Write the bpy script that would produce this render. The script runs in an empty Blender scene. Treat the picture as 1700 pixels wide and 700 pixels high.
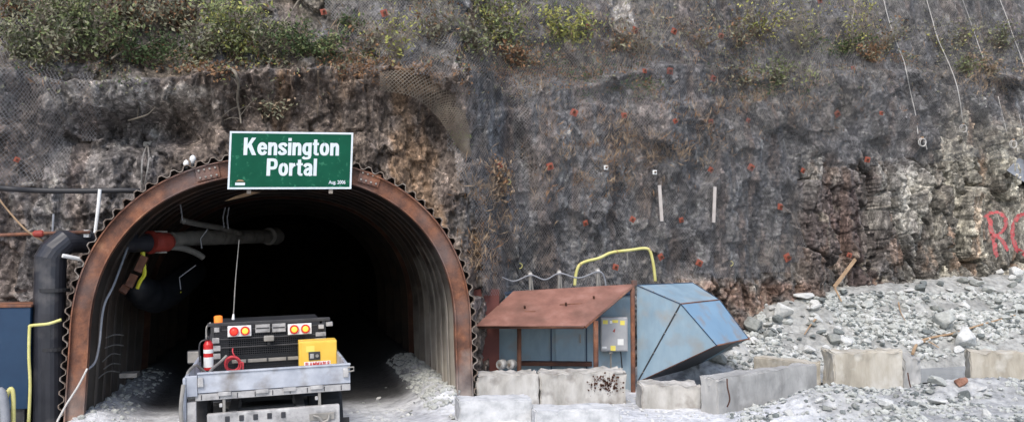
import bpy, bmesh, math, random
import numpy as np
from mathutils import Vector, Matrix, noise
random.seed(7); RNG = np.random.default_rng(7)
SC = bpy.context.scene; COL = SC.collection
R = math.radians

# ------------------------------------------------------------------ camera, sky, sun, exposure
CAMX, CAMY, CAMZ = 0.13, -14.0, 2.5
YAW, PITCH, FPX = R(14), R(3), 1472.0
cd = bpy.data.cameras.new('camera'); cam = bpy.data.objects.new('camera', cd); COL.objects.link(cam)
cam.location = (CAMX, CAMY, CAMZ); cam.rotation_euler = (math.pi/2 + PITCH, 0, -YAW)
cd.sensor_width = 36; cd.lens = 36*FPX/1700; cd.clip_end = 500; cd.clip_start = 0.05
SC.camera = cam
w = bpy.data.worlds.new('World'); SC.world = w; w.use_nodes = True
nt = w.node_tree; nt.nodes.clear()
sky = nt.nodes.new('ShaderNodeTexSky'); sky.sky_type = 'NISHITA'; sky.sun_disc = False
SUN_EL, SUN_AZ = R(52), R(205)       # azimuth clockwise from +Y : behind the camera, a little to the left
sky.sun_elevation = SUN_EL; sky.sun_rotation = SUN_AZ; sky.air_density = 1.0; sky.dust_density = 2.5
bg = nt.nodes.new('ShaderNodeBackground'); bg.inputs[1].default_value = 0.15
wo = nt.nodes.new('ShaderNodeOutputWorld'); nt.links.new(sky.outputs[0], bg.inputs[0]); nt.links.new(bg.outputs[0], wo.inputs[0])
sd = bpy.data.lights.new('sun', 'SUN'); sd.energy = 1.15; sd.angle = R(18); sd.color = (1, .96, .9)
so = bpy.data.objects.new('sun', sd); COL.objects.link(so)
sdir = Vector((math.sin(SUN_AZ)*math.cos(SUN_EL), math.cos(SUN_AZ)*math.cos(SUN_EL), math.sin(SUN_EL)))
so.rotation_euler = sdir.to_track_quat('Z', 'Y').to_euler(); so.location = (0, -20, 25)
SC.view_settings.view_transform = 'Standard'; SC.view_settings.look = 'None'
SC.view_settings.exposure = 0.86; SC.view_settings.gamma = 1.0
SC.cycles.max_bounces = 6; SC.cycles.transparent_max_bounces = 12

# ------------------------------------------------------------------ survey helpers: sight lines from the camera station to planes
Ff = np.array([math.sin(YAW)*math.cos(PITCH), math.cos(YAW)*math.cos(PITCH), math.sin(PITCH)])
Fr = np.array([math.cos(YAW), -math.sin(YAW), 0.0]); Fu = np.cross(Fr, Ff)
C0 = np.array([CAMX, CAMY, CAMZ])
def ray(px, py): return Ff*FPX + Fr*(px-850) - Fu*(py-350)
def P(px, py, Y):
    d = ray(px, py); return Vector(C0 + d*(Y-CAMY)/d[1])
def PZ(px, py, z):
    d = ray(px, py); return Vector(C0 + d*(z-CAMZ)/d[2])
def proj(X, Y, Z):
    dx, dy, dz = X-CAMX, Y-CAMY, Z-CAMZ
    dep = dx*Ff[0]+dy*Ff[1]+dz*Ff[2]
    return 850+FPX*(dx*Fr[0]+dy*Fr[1])/dep, 350-FPX*(dx*Fu[0]+dy*Fu[1]+dz*Fu[2])/dep

# ------------------------------------------------------------------ noise in numpy
def hsh(i, j, s):
    h = (i.astype(np.int64)*374761393 + j.astype(np.int64)*668265263 + s*974634777) & 0xffffffff
    h = ((h ^ (h >> 13))*1274126177) & 0xffffffff
    h = ((h ^ (h >> 16))*2246822519) & 0xffffffff
    return ((h ^ (h >> 15)) & 0xffffff)/float(0xffffff)
def vn(x, y, s=0):
    i = np.floor(x); j = np.floor(y); u = x-i; v = y-j; u = u*u*(3-2*u); v = v*v*(3-2*v)
    a = hsh(i, j, s); b = hsh(i+1, j, s); c = hsh(i, j+1, s); d = hsh(i+1, j+1, s)
    return a*(1-u)*(1-v)+b*u*(1-v)+c*(1-u)*v+d*u*v
def fbm(x, y, s=0, o=5):
    r = 0; a = .5; t = 0
    for k in range(o):
        r = r + a*vn(x*2**k+k*17.3, y*2**k+k*9.1, s+k); t += a; a *= .5
    return r/t
def facet(u, v, s, g=.6, gv=1.0):
    i0 = np.floor(u); j0 = np.floor(v)
    best = np.full(u.shape, 9.); sec = np.full(u.shape, 9.); val = np.zeros(u.shape); rid = np.zeros(u.shape)
    for di in (-1, 0, 1):
        for dj in (-1, 0, 1):
            i = i0+di; j = j0+dj
            cx = i+.1+.8*hsh(i, j, s); cy = j+.1+.8*hsh(i, j, s+1)
            d = np.hypot(u-cx, v-cy)
            q = (hsh(i, j, s+2)-.5) + g*((hsh(i, j, s+3)-.5)*2*(u-cx)+gv*(hsh(i, j, s+4)-.5)*2*(v-cy))
            m = d < best
            sec = np.where(m, best, np.minimum(sec, d)); best = np.where(m, d, best)
            val = np.where(m, q, val); rid = np.where(m, hsh(i, j, s+5), rid)
    return val, sec-best, rid
def ss(a, b, x):
    t = np.clip((x-a)/(b-a), 0, 1); return t*t*(3-2*t)

# ------------------------------------------------------------------ materials
def N(nt, t, **k):
    n = nt.nodes.new(t)
    for a, b in k.items(): setattr(n, a, b)
    return n
def mat(name, cols, scale=3.0, rough=.7, metal=0.0, bump=0.0, bscale=30.0, stretch=(1, 1, 1), attr=None, pos=None, detail=6, emit=None, spec=.4, leaf=False, grime=None, alpha=1.0):
    m = bpy.data.materials.new(name); m.use_nodes = True; nt = m.node_tree; L = nt.links
    b = nt.nodes['Principled BSDF']; b.inputs['Roughness'].default_value = rough; b.inputs['Metallic'].default_value = metal
    b.inputs['Specular IOR Level'].default_value = spec
    tc = N(nt, 'ShaderNodeTexCoord'); mp = N(nt, 'ShaderNodeMapping'); mp.inputs['Scale'].default_value = stretch
    L.new(tc.outputs['Object'], mp.inputs[0])
    ns = N(nt, 'ShaderNodeTexNoise'); ns.inputs['Scale'].default_value = scale; ns.inputs['Detail'].default_value = detail; ns.inputs['Roughness'].default_value = .62
    L.new(mp.outputs[0], ns.inputs[0])
    cr = N(nt, 'ShaderNodeValToRGB'); e = cr.color_ramp.elements
    n = len(cols); pp = pos or ([.5] if n == 1 else [.3+.4*i/(n-1) for i in range(n)])
    e[0].position = pp[0]; e[0].color = (*cols[0], 1)
    if n == 1: e[1].position = .9; e[1].color = (*cols[0], 1)
    else:
        e[1].position = pp[1]; e[1].color = (*cols[1], 1)
        for i in range(2, n):
            k = e.new(pp[i]); k.color = (*cols[i], 1)
    L.new(ns.outputs['Fac'], cr.inputs[0]); out = cr.outputs[0]
    if attr:
        at = N(nt, 'ShaderNodeAttribute', attribute_name=attr)
        mx = N(nt, 'ShaderNodeMix', data_type='RGBA', blend_type='MULTIPLY'); mx.inputs[0].default_value = 1
        L.new(at.outputs['Color'], mx.inputs[6]); L.new(out, mx.inputs[7]); out = mx.outputs[2]
    if grime:   # (colour, amount, scale)
        n2 = N(nt, 'ShaderNodeTexNoise'); n2.inputs['Scale'].default_value = grime[2]; n2.inputs['Detail'].default_value = 8
        L.new(tc.outputs['Object'], n2.inputs[0])
        r2 = N(nt, 'ShaderNodeMapRange'); r2.inputs[1].default_value = .62-grime[1]*.25; r2.inputs[2].default_value = .72
        L.new(n2.outputs['Fac'], r2.inputs[0])
        m2 = N(nt, 'ShaderNodeMix', data_type='RGBA'); L.new(r2.outputs[0], m2.inputs[0]); L.new(out, m2.inputs[6]); m2.inputs[7].default_value = (*grime[0], 1); out = m2.outputs[2]
    L.new(out, b.inputs['Base Color'])
    if bump:
        n3 = N(nt, 'ShaderNodeTexNoise'); n3.inputs['Scale'].default_value = bscale; n3.inputs['Detail'].default_value = 6
        L.new(mp.outputs[0], n3.inputs[0])
        bp = N(nt, 'ShaderNodeBump'); bp.inputs['Strength'].default_value = bump; bp.inputs['Distance'].default_value = .02
        L.new(n3.outputs['Fac'], bp.inputs['Height']); L.new(bp.outputs[0], b.inputs['Normal'])
    if emit:
        b.inputs['Emission Color'].default_value = (*emit[0], 1); b.inputs['Emission Strength'].default_value = emit[1]
    if leaf: b.inputs['Subsurface Weight'].default_value = 0.0
    return m
M = {}
M['rust'] = mat('rust', [(.055, .028, .020), (.125, .055, .034), (.215, .088, .046), (.34, .165, .09)], 3.2, .75, bump=.4, bscale=30, pos=[.30, .44, .56, .70], detail=10, grime=((.13, .105, .10), .6, 1.1))
M['rustdark'] = mat('rust_dark', [(.035, .017, .012), (.075, .032, .02), (.13, .06, .035)], 2.5, .85, bump=.3)
M['rustroof'] = mat('rust_roof', [(.18, .085, .064), (.25, .12, .09), (.31, .165, .13)], 4, .6, bump=.25, bscale=12, detail=12, grime=((.15, .075, .055), .45, 1.8))
M['galv'] = mat('galvanised', [(.20, .19, .17), (.34, .32, .29)], 6, .6, .3)
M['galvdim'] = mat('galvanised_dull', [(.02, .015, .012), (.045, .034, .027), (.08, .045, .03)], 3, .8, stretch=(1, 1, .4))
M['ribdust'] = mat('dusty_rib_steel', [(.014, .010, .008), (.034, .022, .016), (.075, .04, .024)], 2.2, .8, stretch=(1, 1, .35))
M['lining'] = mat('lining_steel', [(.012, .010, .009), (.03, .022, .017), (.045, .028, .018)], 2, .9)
M['lagging'] = mat('timber_lagging', [(.06, .04, .025), (.14, .09, .055), (.18, .12, .07)], 5, .9, stretch=(.3, .3, 6))
M['concrete'] = mat('concrete', [(.24, .23, .20), (.42, .40, .365), (.56, .545, .51)], 3.2, .9, bump=.7, bscale=16, detail=12, stretch=(1, 1, .4), grime=((.17, .15, .13), .42, 3.2))
M['concretewarm'] = mat('concrete_warm', [(.26, .235, .19), (.40, .365, .30), (.50, .47, .41)], 3.0, .9, bump=.7, bscale=16, detail=12, stretch=(1, 1, .3), grime=((.55, .53, .48), .4, 3))
M['concretegrey'] = mat('concrete_grey', [(.20, .195, .185), (.34, .335, .32), (.47, .46, .44)], 1.8, .9, bump=.5, bscale=22, stretch=(1, 1, .4), grime=((.5, .49, .47), .3, 2.5))
M['silt'] = mat('pale_silt', [(.34, .35, .355), (.50, .505, .505), (.60, .60, .60)], 5, .95, bump=.6, bscale=18)
M['blue'] = mat('blue_paint', [(.18, .26, .32), (.235, .33, .395), (.29, .38, .44)], 2.5, .55, bump=.05, bscale=8, stretch=(1, 1, .4), detail=10, grime=((.27, .28, .27), .5, 2.6))
M['blueside'] = mat('blue_paint_bright', [(.17, .28, .39), (.21, .33, .44)], 2, .5, detail=10, grime=((.26, .21, .17), .42, 2.5))
M['bluedark'] = mat('blue_paint_deep', [(.008, .03, .07), (.012, .042, .09)], 2, .5, grime=((.03, .06, .09), .3, 2))
M['blackpipe'] = mat('black_plastic_pipe', [(.016, .017, .022), (.03, .031, .038)], 3, .38, grime=((.09, .085, .085), .3, 2.5))
M['greypipe'] = mat('grey_pipe', [(.10, .10, .095), (.20, .19, .17)], 4, .6, grime=((.05, .045, .04), .4, 5))
M['redpaint'] = mat('red_coupling_paint', [(.22, .03, .022), (.32, .05, .035)], 8, .55)
M['orangered'] = mat('orange_red_rusted_plate', [(.20, .05, .03), (.32, .085, .05)], 14, .7, grime=((.12, .05, .035), .4, 20))
M['white'] = mat('white_paint', [(.62, .62, .60), (.78, .78, .76)], 6, .5)
M['toothsteel'] = mat('raw_edge_steel', [(.08, .05, .035), (.19, .15, .12), (.30, .27, .24)], 4, .7)
M['foldwire'] = mat('rusty_wire', [(.10, .075, .055), (.20, .17, .13)], 3, .7)
M['wood'] = mat('weathered_wood', [(.28, .18, .10), (.42, .29, .18)], 5, .85, stretch=(1, 1, 1), bump=.2)
M['woodgrey'] = mat('grey_weathered_board', [(.36, .32, .29), (.52, .48, .45)], 6, .85, bump=.2)
M['yellow'] = mat('yellow_paint', [(.68, .42, .05), (.78, .50, .08)], 5, .45)
M['yellowhose'] = mat('yellow_hose', [(.50, .46, .13), (.62, .58, .25)], 6, .5)
M['yellowstrap'] = mat('yellow_strap', [(.7, .68, .04), (.6, .55, .06)], 6, .5)
M['black'] = mat('black_metal', [(.02, .02, .022), (.05, .05, .052)], 8, .5)
M['rubber'] = mat('tyre_rubber', [(.015, .015, .016), (.03, .03, .03)], 8, .85, bump=.3)
M['traypaint'] = mat('pale_grey_tray_steel', [(.26, .28, .32), (.38, .40, .44), (.50, .52, .55)], 3, .5, .1, grime=((.17, .15, .13), .45, 3.5))
M['dusty'] = mat('dusty_grey_steel', [(.24, .23, .22), (.38, .37, .36), (.12, .12, .12)], 4, .7, grime=((.5, .49, .47), .3, 7))
M['darktruck'] = mat('dark_bodywork', [(.02, .022, .025), (.04, .04, .045)], 4, .4)
M['glass'] = mat('dark_glass', [(.01, .012, .015)], 4, .08)
M['amber'] = mat('amber_lamp', [(.9, .25, .02)], 4, .3, emit=((1, .42, .06), .9))
M['redlamp'] = mat('red_lamp', [(.6, .01, .01)], 4, .3, emit=((1, .06, .03), .7))
M['orange'] = mat('orange_beacon', [(.9, .2, .03)], 4, .3, emit=((1, .25, .04), .35))
M['red'] = mat('red_enamel', [(.5, .02, .02)], 4, .35)
M['redhose'] = mat('red_hose', [(.42, .03, .04), (.5, .06, .07)], 6, .5)
M['greybox'] = mat('grey_enclosure', [(.30, .31, .32), (.38, .38, .39)], 5, .5, .2)
M['stickery'] = mat('yellow_sticker', [(.7, .6, .12)], 4, .6)
M['signgreen'] = mat('sign_green', [(.001, .058, .030), (.002, .074, .039)], 3, .65, spec=.15, grime=((.03, .16, .09), .1, 12))
M['letter'] = mat('sign_white', [(.50, .56, .60), (.60, .65, .67)], 8, .5)
M['rope'] = mat('pale_rope', [(.42, .40, .37), (.55, .53, .5)], 9, .8)
M['cable'] = mat('grey_cable', [(.20, .21, .23), (.30, .31, .33)], 9, .6)
M['darkcable'] = mat('black_cable', [(.02, .02, .022)], 9, .5)
M['stem'] = mat('bark', [(.09, .065, .045), (.16, .125, .09)], 12, .9)
M['palestem'] = mat('pale_bark', [(.17, .145, .11), (.28, .245, .195)], 12, .9)
M['graffiti'] = mat('red_spray_paint', [(.36, .05, .06), (.48, .11, .11)], 10, .8, grime=((.25, .17, .15), .6, 11))
M['water'] = mat('muddy_water', [(.20, .22, .235), (.26, .275, .285)], 1.5, .22, spec=.5)
M['darkbag'] = mat('dark_duct_cloth', [(.003, .004, .006), (.009, .010, .013)], 3, .55, bump=.4, bscale=6)
M['purple'] = mat('rust_red_panel', [(.09, .025, .02), (.14, .045, .035)], 2, .7)
for nm, cs in dict(leafgreen=[(.075, .10, .04), (.16, .19, .08), (.27, .29, .12)], leafyellow=[(.17, .19, .05), (.33, .33, .09), (.45, .42, .13)],
                   leafdull=[(.11, .115, .075), (.20, .195, .125), (.29, .275, .18)], leafdark=[(.035, .06, .022), (.075, .115, .04)],
                   leafbrown=[(.12, .06, .03), (.22, .12, .06), (.30, .18, .09)], leafdry=[(.22, .15, .09), (.36, .27, .18)]).items():
    M[nm] = mat(nm, cs, 2.3, .75, detail=4)
M['rock'] = mat('cliff_rock', [(.75, .74, .73), (1.0, .99, .98), (1.3, 1.28, 1.24)], 5, .85, attr='Col', bump=.25, bscale=30, detail=3, pos=[.3, .5, .7], spec=.25)
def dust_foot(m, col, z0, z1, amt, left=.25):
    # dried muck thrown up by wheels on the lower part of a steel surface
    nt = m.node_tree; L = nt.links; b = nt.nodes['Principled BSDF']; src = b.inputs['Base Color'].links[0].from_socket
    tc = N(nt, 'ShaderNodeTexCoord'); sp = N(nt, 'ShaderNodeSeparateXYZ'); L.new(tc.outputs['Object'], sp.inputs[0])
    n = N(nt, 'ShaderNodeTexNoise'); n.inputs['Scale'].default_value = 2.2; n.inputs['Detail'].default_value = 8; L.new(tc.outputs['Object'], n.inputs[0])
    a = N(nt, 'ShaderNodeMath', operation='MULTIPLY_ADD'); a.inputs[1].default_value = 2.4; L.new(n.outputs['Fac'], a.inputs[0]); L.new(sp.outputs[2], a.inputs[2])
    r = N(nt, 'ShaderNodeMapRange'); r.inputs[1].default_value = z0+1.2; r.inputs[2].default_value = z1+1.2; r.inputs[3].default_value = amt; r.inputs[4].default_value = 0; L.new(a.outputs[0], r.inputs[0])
    rx = N(nt, 'ShaderNodeMapRange'); rx.inputs[1].default_value = -1; rx.inputs[2].default_value = 1; rx.inputs[3].default_value = left; rx.inputs[4].default_value = 1; L.new(sp.outputs[0], rx.inputs[0])   # muck thinned on the left, that wall's shade put into the colour
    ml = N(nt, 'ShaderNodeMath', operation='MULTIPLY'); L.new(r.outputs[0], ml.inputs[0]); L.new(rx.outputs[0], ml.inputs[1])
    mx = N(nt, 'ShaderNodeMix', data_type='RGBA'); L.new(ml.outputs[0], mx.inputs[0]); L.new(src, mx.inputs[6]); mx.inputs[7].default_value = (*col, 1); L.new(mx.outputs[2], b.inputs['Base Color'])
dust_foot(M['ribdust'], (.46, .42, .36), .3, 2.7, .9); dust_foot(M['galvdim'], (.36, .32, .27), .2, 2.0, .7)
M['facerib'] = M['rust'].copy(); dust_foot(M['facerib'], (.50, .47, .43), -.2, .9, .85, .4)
def rock_detail(m):
    nt = m.node_tree; L = nt.links; b = nt.nodes['Principled BSDF']; src = b.inputs['Base Color'].links[0].from_socket
    tc = N(nt, 'ShaderNodeTexCoord'); wn = N(nt, 'ShaderNodeTexNoise'); wn.inputs['Scale'].default_value = 4; L.new(tc.outputs['Object'], wn.inputs[0])
    va = N(nt, 'ShaderNodeVectorMath', operation='MULTIPLY_ADD'); va.inputs[1].default_value = (.02, .02, .02); L.new(wn.outputs['Color'], va.inputs[0]); L.new(tc.outputs['Object'], va.inputs[2])
    out = src
    for sc_, st_, lo, hi in ((4.2, (1.3, 1, .5), .82, 1.2), (11, (1.2, 1, .6), .62, 1.55), (26, (1.1, 1, .8), .70, 1.45)):
        mp = N(nt, 'ShaderNodeMapping'); mp.inputs['Scale'].default_value = st_; L.new(va.outputs[0], mp.inputs[0])
        vo = N(nt, 'ShaderNodeTexVoronoi'); vo.inputs['Scale'].default_value = sc_; L.new(mp.outputs[0], vo.inputs['Vector'])
        r = N(nt, 'ShaderNodeMapRange'); r.inputs[3].default_value = lo; r.inputs[4].default_value = hi
        sp = N(nt, 'ShaderNodeSeparateColor'); L.new(vo.outputs['Color'], sp.inputs[0]); pw = N(nt, 'ShaderNodeMath', operation='POWER'); pw.inputs[1].default_value = 1.6; L.new(sp.outputs[0], pw.inputs[0]); L.new(pw.outputs[0], r.inputs[0])
        mx = N(nt, 'ShaderNodeVectorMath', operation='SCALE'); L.new(out, mx.inputs[0]); L.new(r.outputs[0], mx.inputs['Scale']); out = mx.outputs[0]
    # pale quartz chips and fine grit
    n = N(nt, 'ShaderNodeTexNoise'); n.inputs['Scale'].default_value = 19; n.inputs['Detail'].default_value = 5; L.new(tc.outputs['Object'], n.inputs[0])
    r = N(nt, 'ShaderNodeMapRange'); r.inputs[1].default_value = .62; r.inputs[2].default_value = .70; r.inputs[3].default_value = 1; r.inputs[4].default_value = 2.1; L.new(n.outputs['Fac'], r.inputs[0])
    mx = N(nt, 'ShaderNodeVectorMath', operation='SCALE'); L.new(out, mx.inputs[0]); L.new(r.outputs[0], mx.inputs['Scale']); L.new(mx.outputs[0], b.inputs['Base Color'])
rock_detail(M['rock'])
M['ground'] = mat('gravel_ground', [(.62, .62, .62), (1, 1, 1), (1.25, 1.25, 1.25)], 9, .95, attr='Col', bump=.8, bscale=35, detail=12)
for i, cs in enumerate([[(.18, .185, .17), (.31, .32, .295)], [(.31, .32, .30), (.51, .52, .485)], [(.11, .125, .12), (.20, .215, .21)], [(.43, .435, .42), (.63, .63, .60)], [(.20, .09, .06), (.36, .20, .14)]]):
    M['stone%d' % i] = mat('broken_rock', cs, 5, .9, bump=.6, bscale=14, detail=9)

# ------------------------------------------------------------------ mesh building
def tag(o, label=None, cat=None, group=None, kind=None):
    if label: o['label'] = label
    if cat: o['category'] = cat
    if group: o['group'] = group
    if kind: o['kind'] = kind
    return o
def empty(name, loc, label, cat, group=None):
    o = bpy.data.objects.new(name, None); COL.objects.link(o); o.location = loc; o.empty_display_size = .2; WPOS[o.name] = Vector(loc)
    return tag(o, label, cat, group)
def frame_from(d):
    d = Vector(d).normalized(); a = Vector((0, 0, 1)) if abs(d.z) < .9 else Vector((1, 0, 0))
    u = d.cross(a).normalized(); return u, d.cross(u).normalized()
class MB:
    def __init__(s): s.v = []; s.f = []
    def add(s, vs, fs):
        b = len(s.v); s.v += [Vector(p) for p in vs]; s.f += [[b+i for i in f] for f in fs]; return s
    def box(s, a, b, T=None, bev=0):
        x0, y0, z0 = a; x1, y1, z1 = b
        if bev:
            bm = bmesh.new(); bmesh.ops.create_cube(bm, size=1)
            for v in bm.verts: v.co = Vector(((x0+x1)/2+v.co.x*(x1-x0), (y0+y1)/2+v.co.y*(y1-y0), (z0+z1)/2+v.co.z*(z1-z0)))
            bmesh.ops.bevel(bm, geom=bm.edges[:], offset=bev, segments=2, profile=.5, affect='EDGES')
            bm.verts.index_update(); vs = [v.co.copy() for v in bm.verts]; fs = [[v.index for v in f.verts] for f in bm.faces]; bm.free()
        else:
            vs = [Vector((x, y, z)) for x in (x0, x1) for y in (y0, y1) for z in (z0, z1)]
            fs = [(0, 1, 3, 2), (4, 6, 7, 5), (0, 4, 5, 1), (2, 3, 7, 6), (0, 2, 6, 4), (1, 5, 7, 3)]
        if T: vs = [T @ v for v in vs]
        return s.add(vs, fs)
    def tube(s, pts, r, n=8, caps=True):
        pts = [Vector(p) for p in pts]; m = len(pts); vs = []; fs = []; pu = None
        for i, p in enumerate(pts):
            d = pts[min(i+1, m-1)]-pts[max(i-1, 0)]
            if d.length < 1e-7: d = Vector((0, 0, 1))
            d.normalize()
            if pu is None: u, v = frame_from(d)
            else:
                u = (pu-d*pu.dot(d)); u = u.normalized() if u.length > 1e-5 else frame_from(d)[0]; v = d.cross(u)
            pu = u; rr = r[i] if hasattr(r, '__len__') else r
            for k in range(n):
                a = 2*math.pi*k/n; vs.append(p+u*math.cos(a)*rr+v*math.sin(a)*rr)
        for i in range(m-1):
            for k in range(n): fs.append((i*n+k, i*n+(k+1) % n, (i+1)*n+(k+1) % n, (i+1)*n+k))
        if caps: fs.append(tuple(range(n-1, -1, -1))); fs.append(tuple((m-1)*n+k for k in range(n)))
        return s.add(vs, fs)
    def ring(s, c, ax, r, w, n=28, k=8):
        u, v = frame_from(ax); pts = [Vector(c)+u*math.cos(2*math.pi*i/n)*r+v*math.sin(2*math.pi*i/n)*r for i in range(n+1)]
        return s.tube(pts, w, k, False)
    def slab(s, quad, t):      # quad of 3D points given thickness along its normal
        q = [Vector(p) for p in quad]; nrm = (q[1]-q[0]).cross(q[2]-q[0]).normalized()*t
        n = len(q); vs = q+[p+nrm for p in q]
        return s.add(vs, [tuple(range(n-1, -1, -1)), tuple(range(n, 2*n))]+[(i, (i+1) % n, n+(i+1) % n, n+i) for i in range(n)])
    def build(s, name, m, parent=None, smooth=False, T=None, origin=None, fix=True):
        vs = [T @ v for v in s.v] if T else s.v
        if parent is not None: o = WPOS[parent.name]
        elif origin is not None: o = Vector(origin)
        else:
            xs_ = np.array([tuple(v) for v in vs]); o = Vector(((xs_[:, 0].min()+xs_[:, 0].max())/2, (xs_[:, 1].min()+xs_[:, 1].max())/2, xs_[:, 2].min()))
        me = bpy.data.meshes.new(name); me.from_pydata([tuple(v-o) for v in vs], [], s.f)
        if fix:
            bm = bmesh.new(); bm.from_mesh(me); bmesh.ops.recalc_face_normals(bm, faces=bm.faces[:]); bm.to_mesh(me); bm.free()
        me.materials.append(M[m] if isinstance(m, str) else m)
        if smooth: me.shade_smooth()
        ob = bpy.data.objects.new(name, me); COL.objects.link(ob)
        if parent is not None: ob.parent = parent
        else: ob.location = o
        WPOS[ob.name] = o.copy()
        return ob
WPOS = {}
def smooth_angle(o, deg=40):
    for p in o.data.polygons: p.use_smooth = True
    try: o.data.set_sharp_from_angle(angle=R(deg))
    except Exception: pass
def spline(pts, k=6):
    pts = [Vector(p) for p in pts]; out = []
    for i in range(len(pts)-1):
        p0 = pts[max(i-1, 0)]; p1 = pts[i]; p2 = pts[i+1]; p3 = pts[min(i+2, len(pts)-1)]
        for j in range(k):
            t = j/k
            out.append(.5*((2*p1)+(p2-p0)*t+(2*p0-5*p1+4*p2-p3)*t*t+(3*p1-p0-3*p2+p3)*t**3))
    return out+[pts[-1]]
def grid_mesh(name, X, Y, Z, m, keep=None, col=None, smooth=True, extra=None):
    r, c = X.shape; idx = np.arange(r*c).reshape(r, c)
    q = np.stack([idx[:-1, :-1], idx[:-1, 1:], idx[1:, 1:], idx[1:, :-1]], -1).reshape(-1, 4)
    if keep is not None:
        k = keep.reshape(-1); q = q[k[q].all(1)]
    co = np.stack([X, Y, Z], -1).reshape(-1, 3)
    used = np.zeros(len(co), bool); used[q.reshape(-1)] = True; mp = np.cumsum(used)-1
    q = mp[q]; co = co[used]
    me = bpy.data.meshes.new(name); me.vertices.add(len(co)); me.vertices.foreach_set('co', co.reshape(-1).astype(np.float32))
    me.loops.add(q.size); me.loops.foreach_set('vertex_index', q.reshape(-1).astype(np.int32))
    me.polygons.add(len(q)); me.polygons.foreach_set('loop_start', (np.arange(len(q))*4).astype(np.int32)); me.polygons.foreach_set('loop_total', np.full(len(q), 4, np.int32))
    me.update(calc_edges=True)
    if col is not None:
        ca = np.ones((len(co), 4), np.float32); ca[:, :3] = col.reshape(-1, 3)[used]
        a = me.color_attributes.new('Col', 'FLOAT_COLOR', 'POINT'); a.data.foreach_set('color', ca.reshape(-1))
    me.materials.append(M[m])
    if smooth: me.shade_smooth()
    o = bpy.data.objects.new(name, me); COL.objects.link(o); return o

# ------------------------------------------------------------------ arch of the portal
A_, ZS, B_, NE = 2.94, 1.30, 2.73, 2.25
def arch_raw():
    pts = [(-A_-.06, -.25), (-A_-.03, .5), (-A_, ZS)]
    for i in range(1, 160):
        t = math.pi-math.pi*i/160; c, s_ = math.cos(t), math.sin(t)
        pts.append((math.copysign(abs(c)**(2/NE), c)*A_, ZS+abs(s_)**(2/NE)*B_))
    return np.array(pts+[(A_, ZS), (A_+.03, .5), (A_+.06, -.25)])
AR = arch_raw(); seg = np.hypot(*np.diff(AR, axis=0).T); AL = np.concatenate([[0], np.cumsum(seg)])
def arch(n):
    s = np.linspace(0, AL[-1], n); p = np.stack([np.interp(s, AL, AR[:, 0]), np.interp(s, AL, AR[:, 1])], 1)
    e = .06; a = np.stack([np.interp(s-e, AL, AR[:, 0]), np.interp(s-e, AL, AR[:, 1])], 1); b = np.stack([np.interp(s+e, AL, AR[:, 0]), np.interp(s+e, AL, AR[:, 1])], 1)
    t = b-a; t /= np.hypot(t[:, 0], t[:, 1])[:, None]; nn = np.stack([-t[:, 1], t[:, 0]], 1)
    return s, p, nn
def inside_arch(X, Z, off):
    a = A_+off; b = B_+off
    zz = np.maximum(Z-ZS, 0)/b
    return (np.abs(X)/a)**NE+zz**NE < 1

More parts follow.
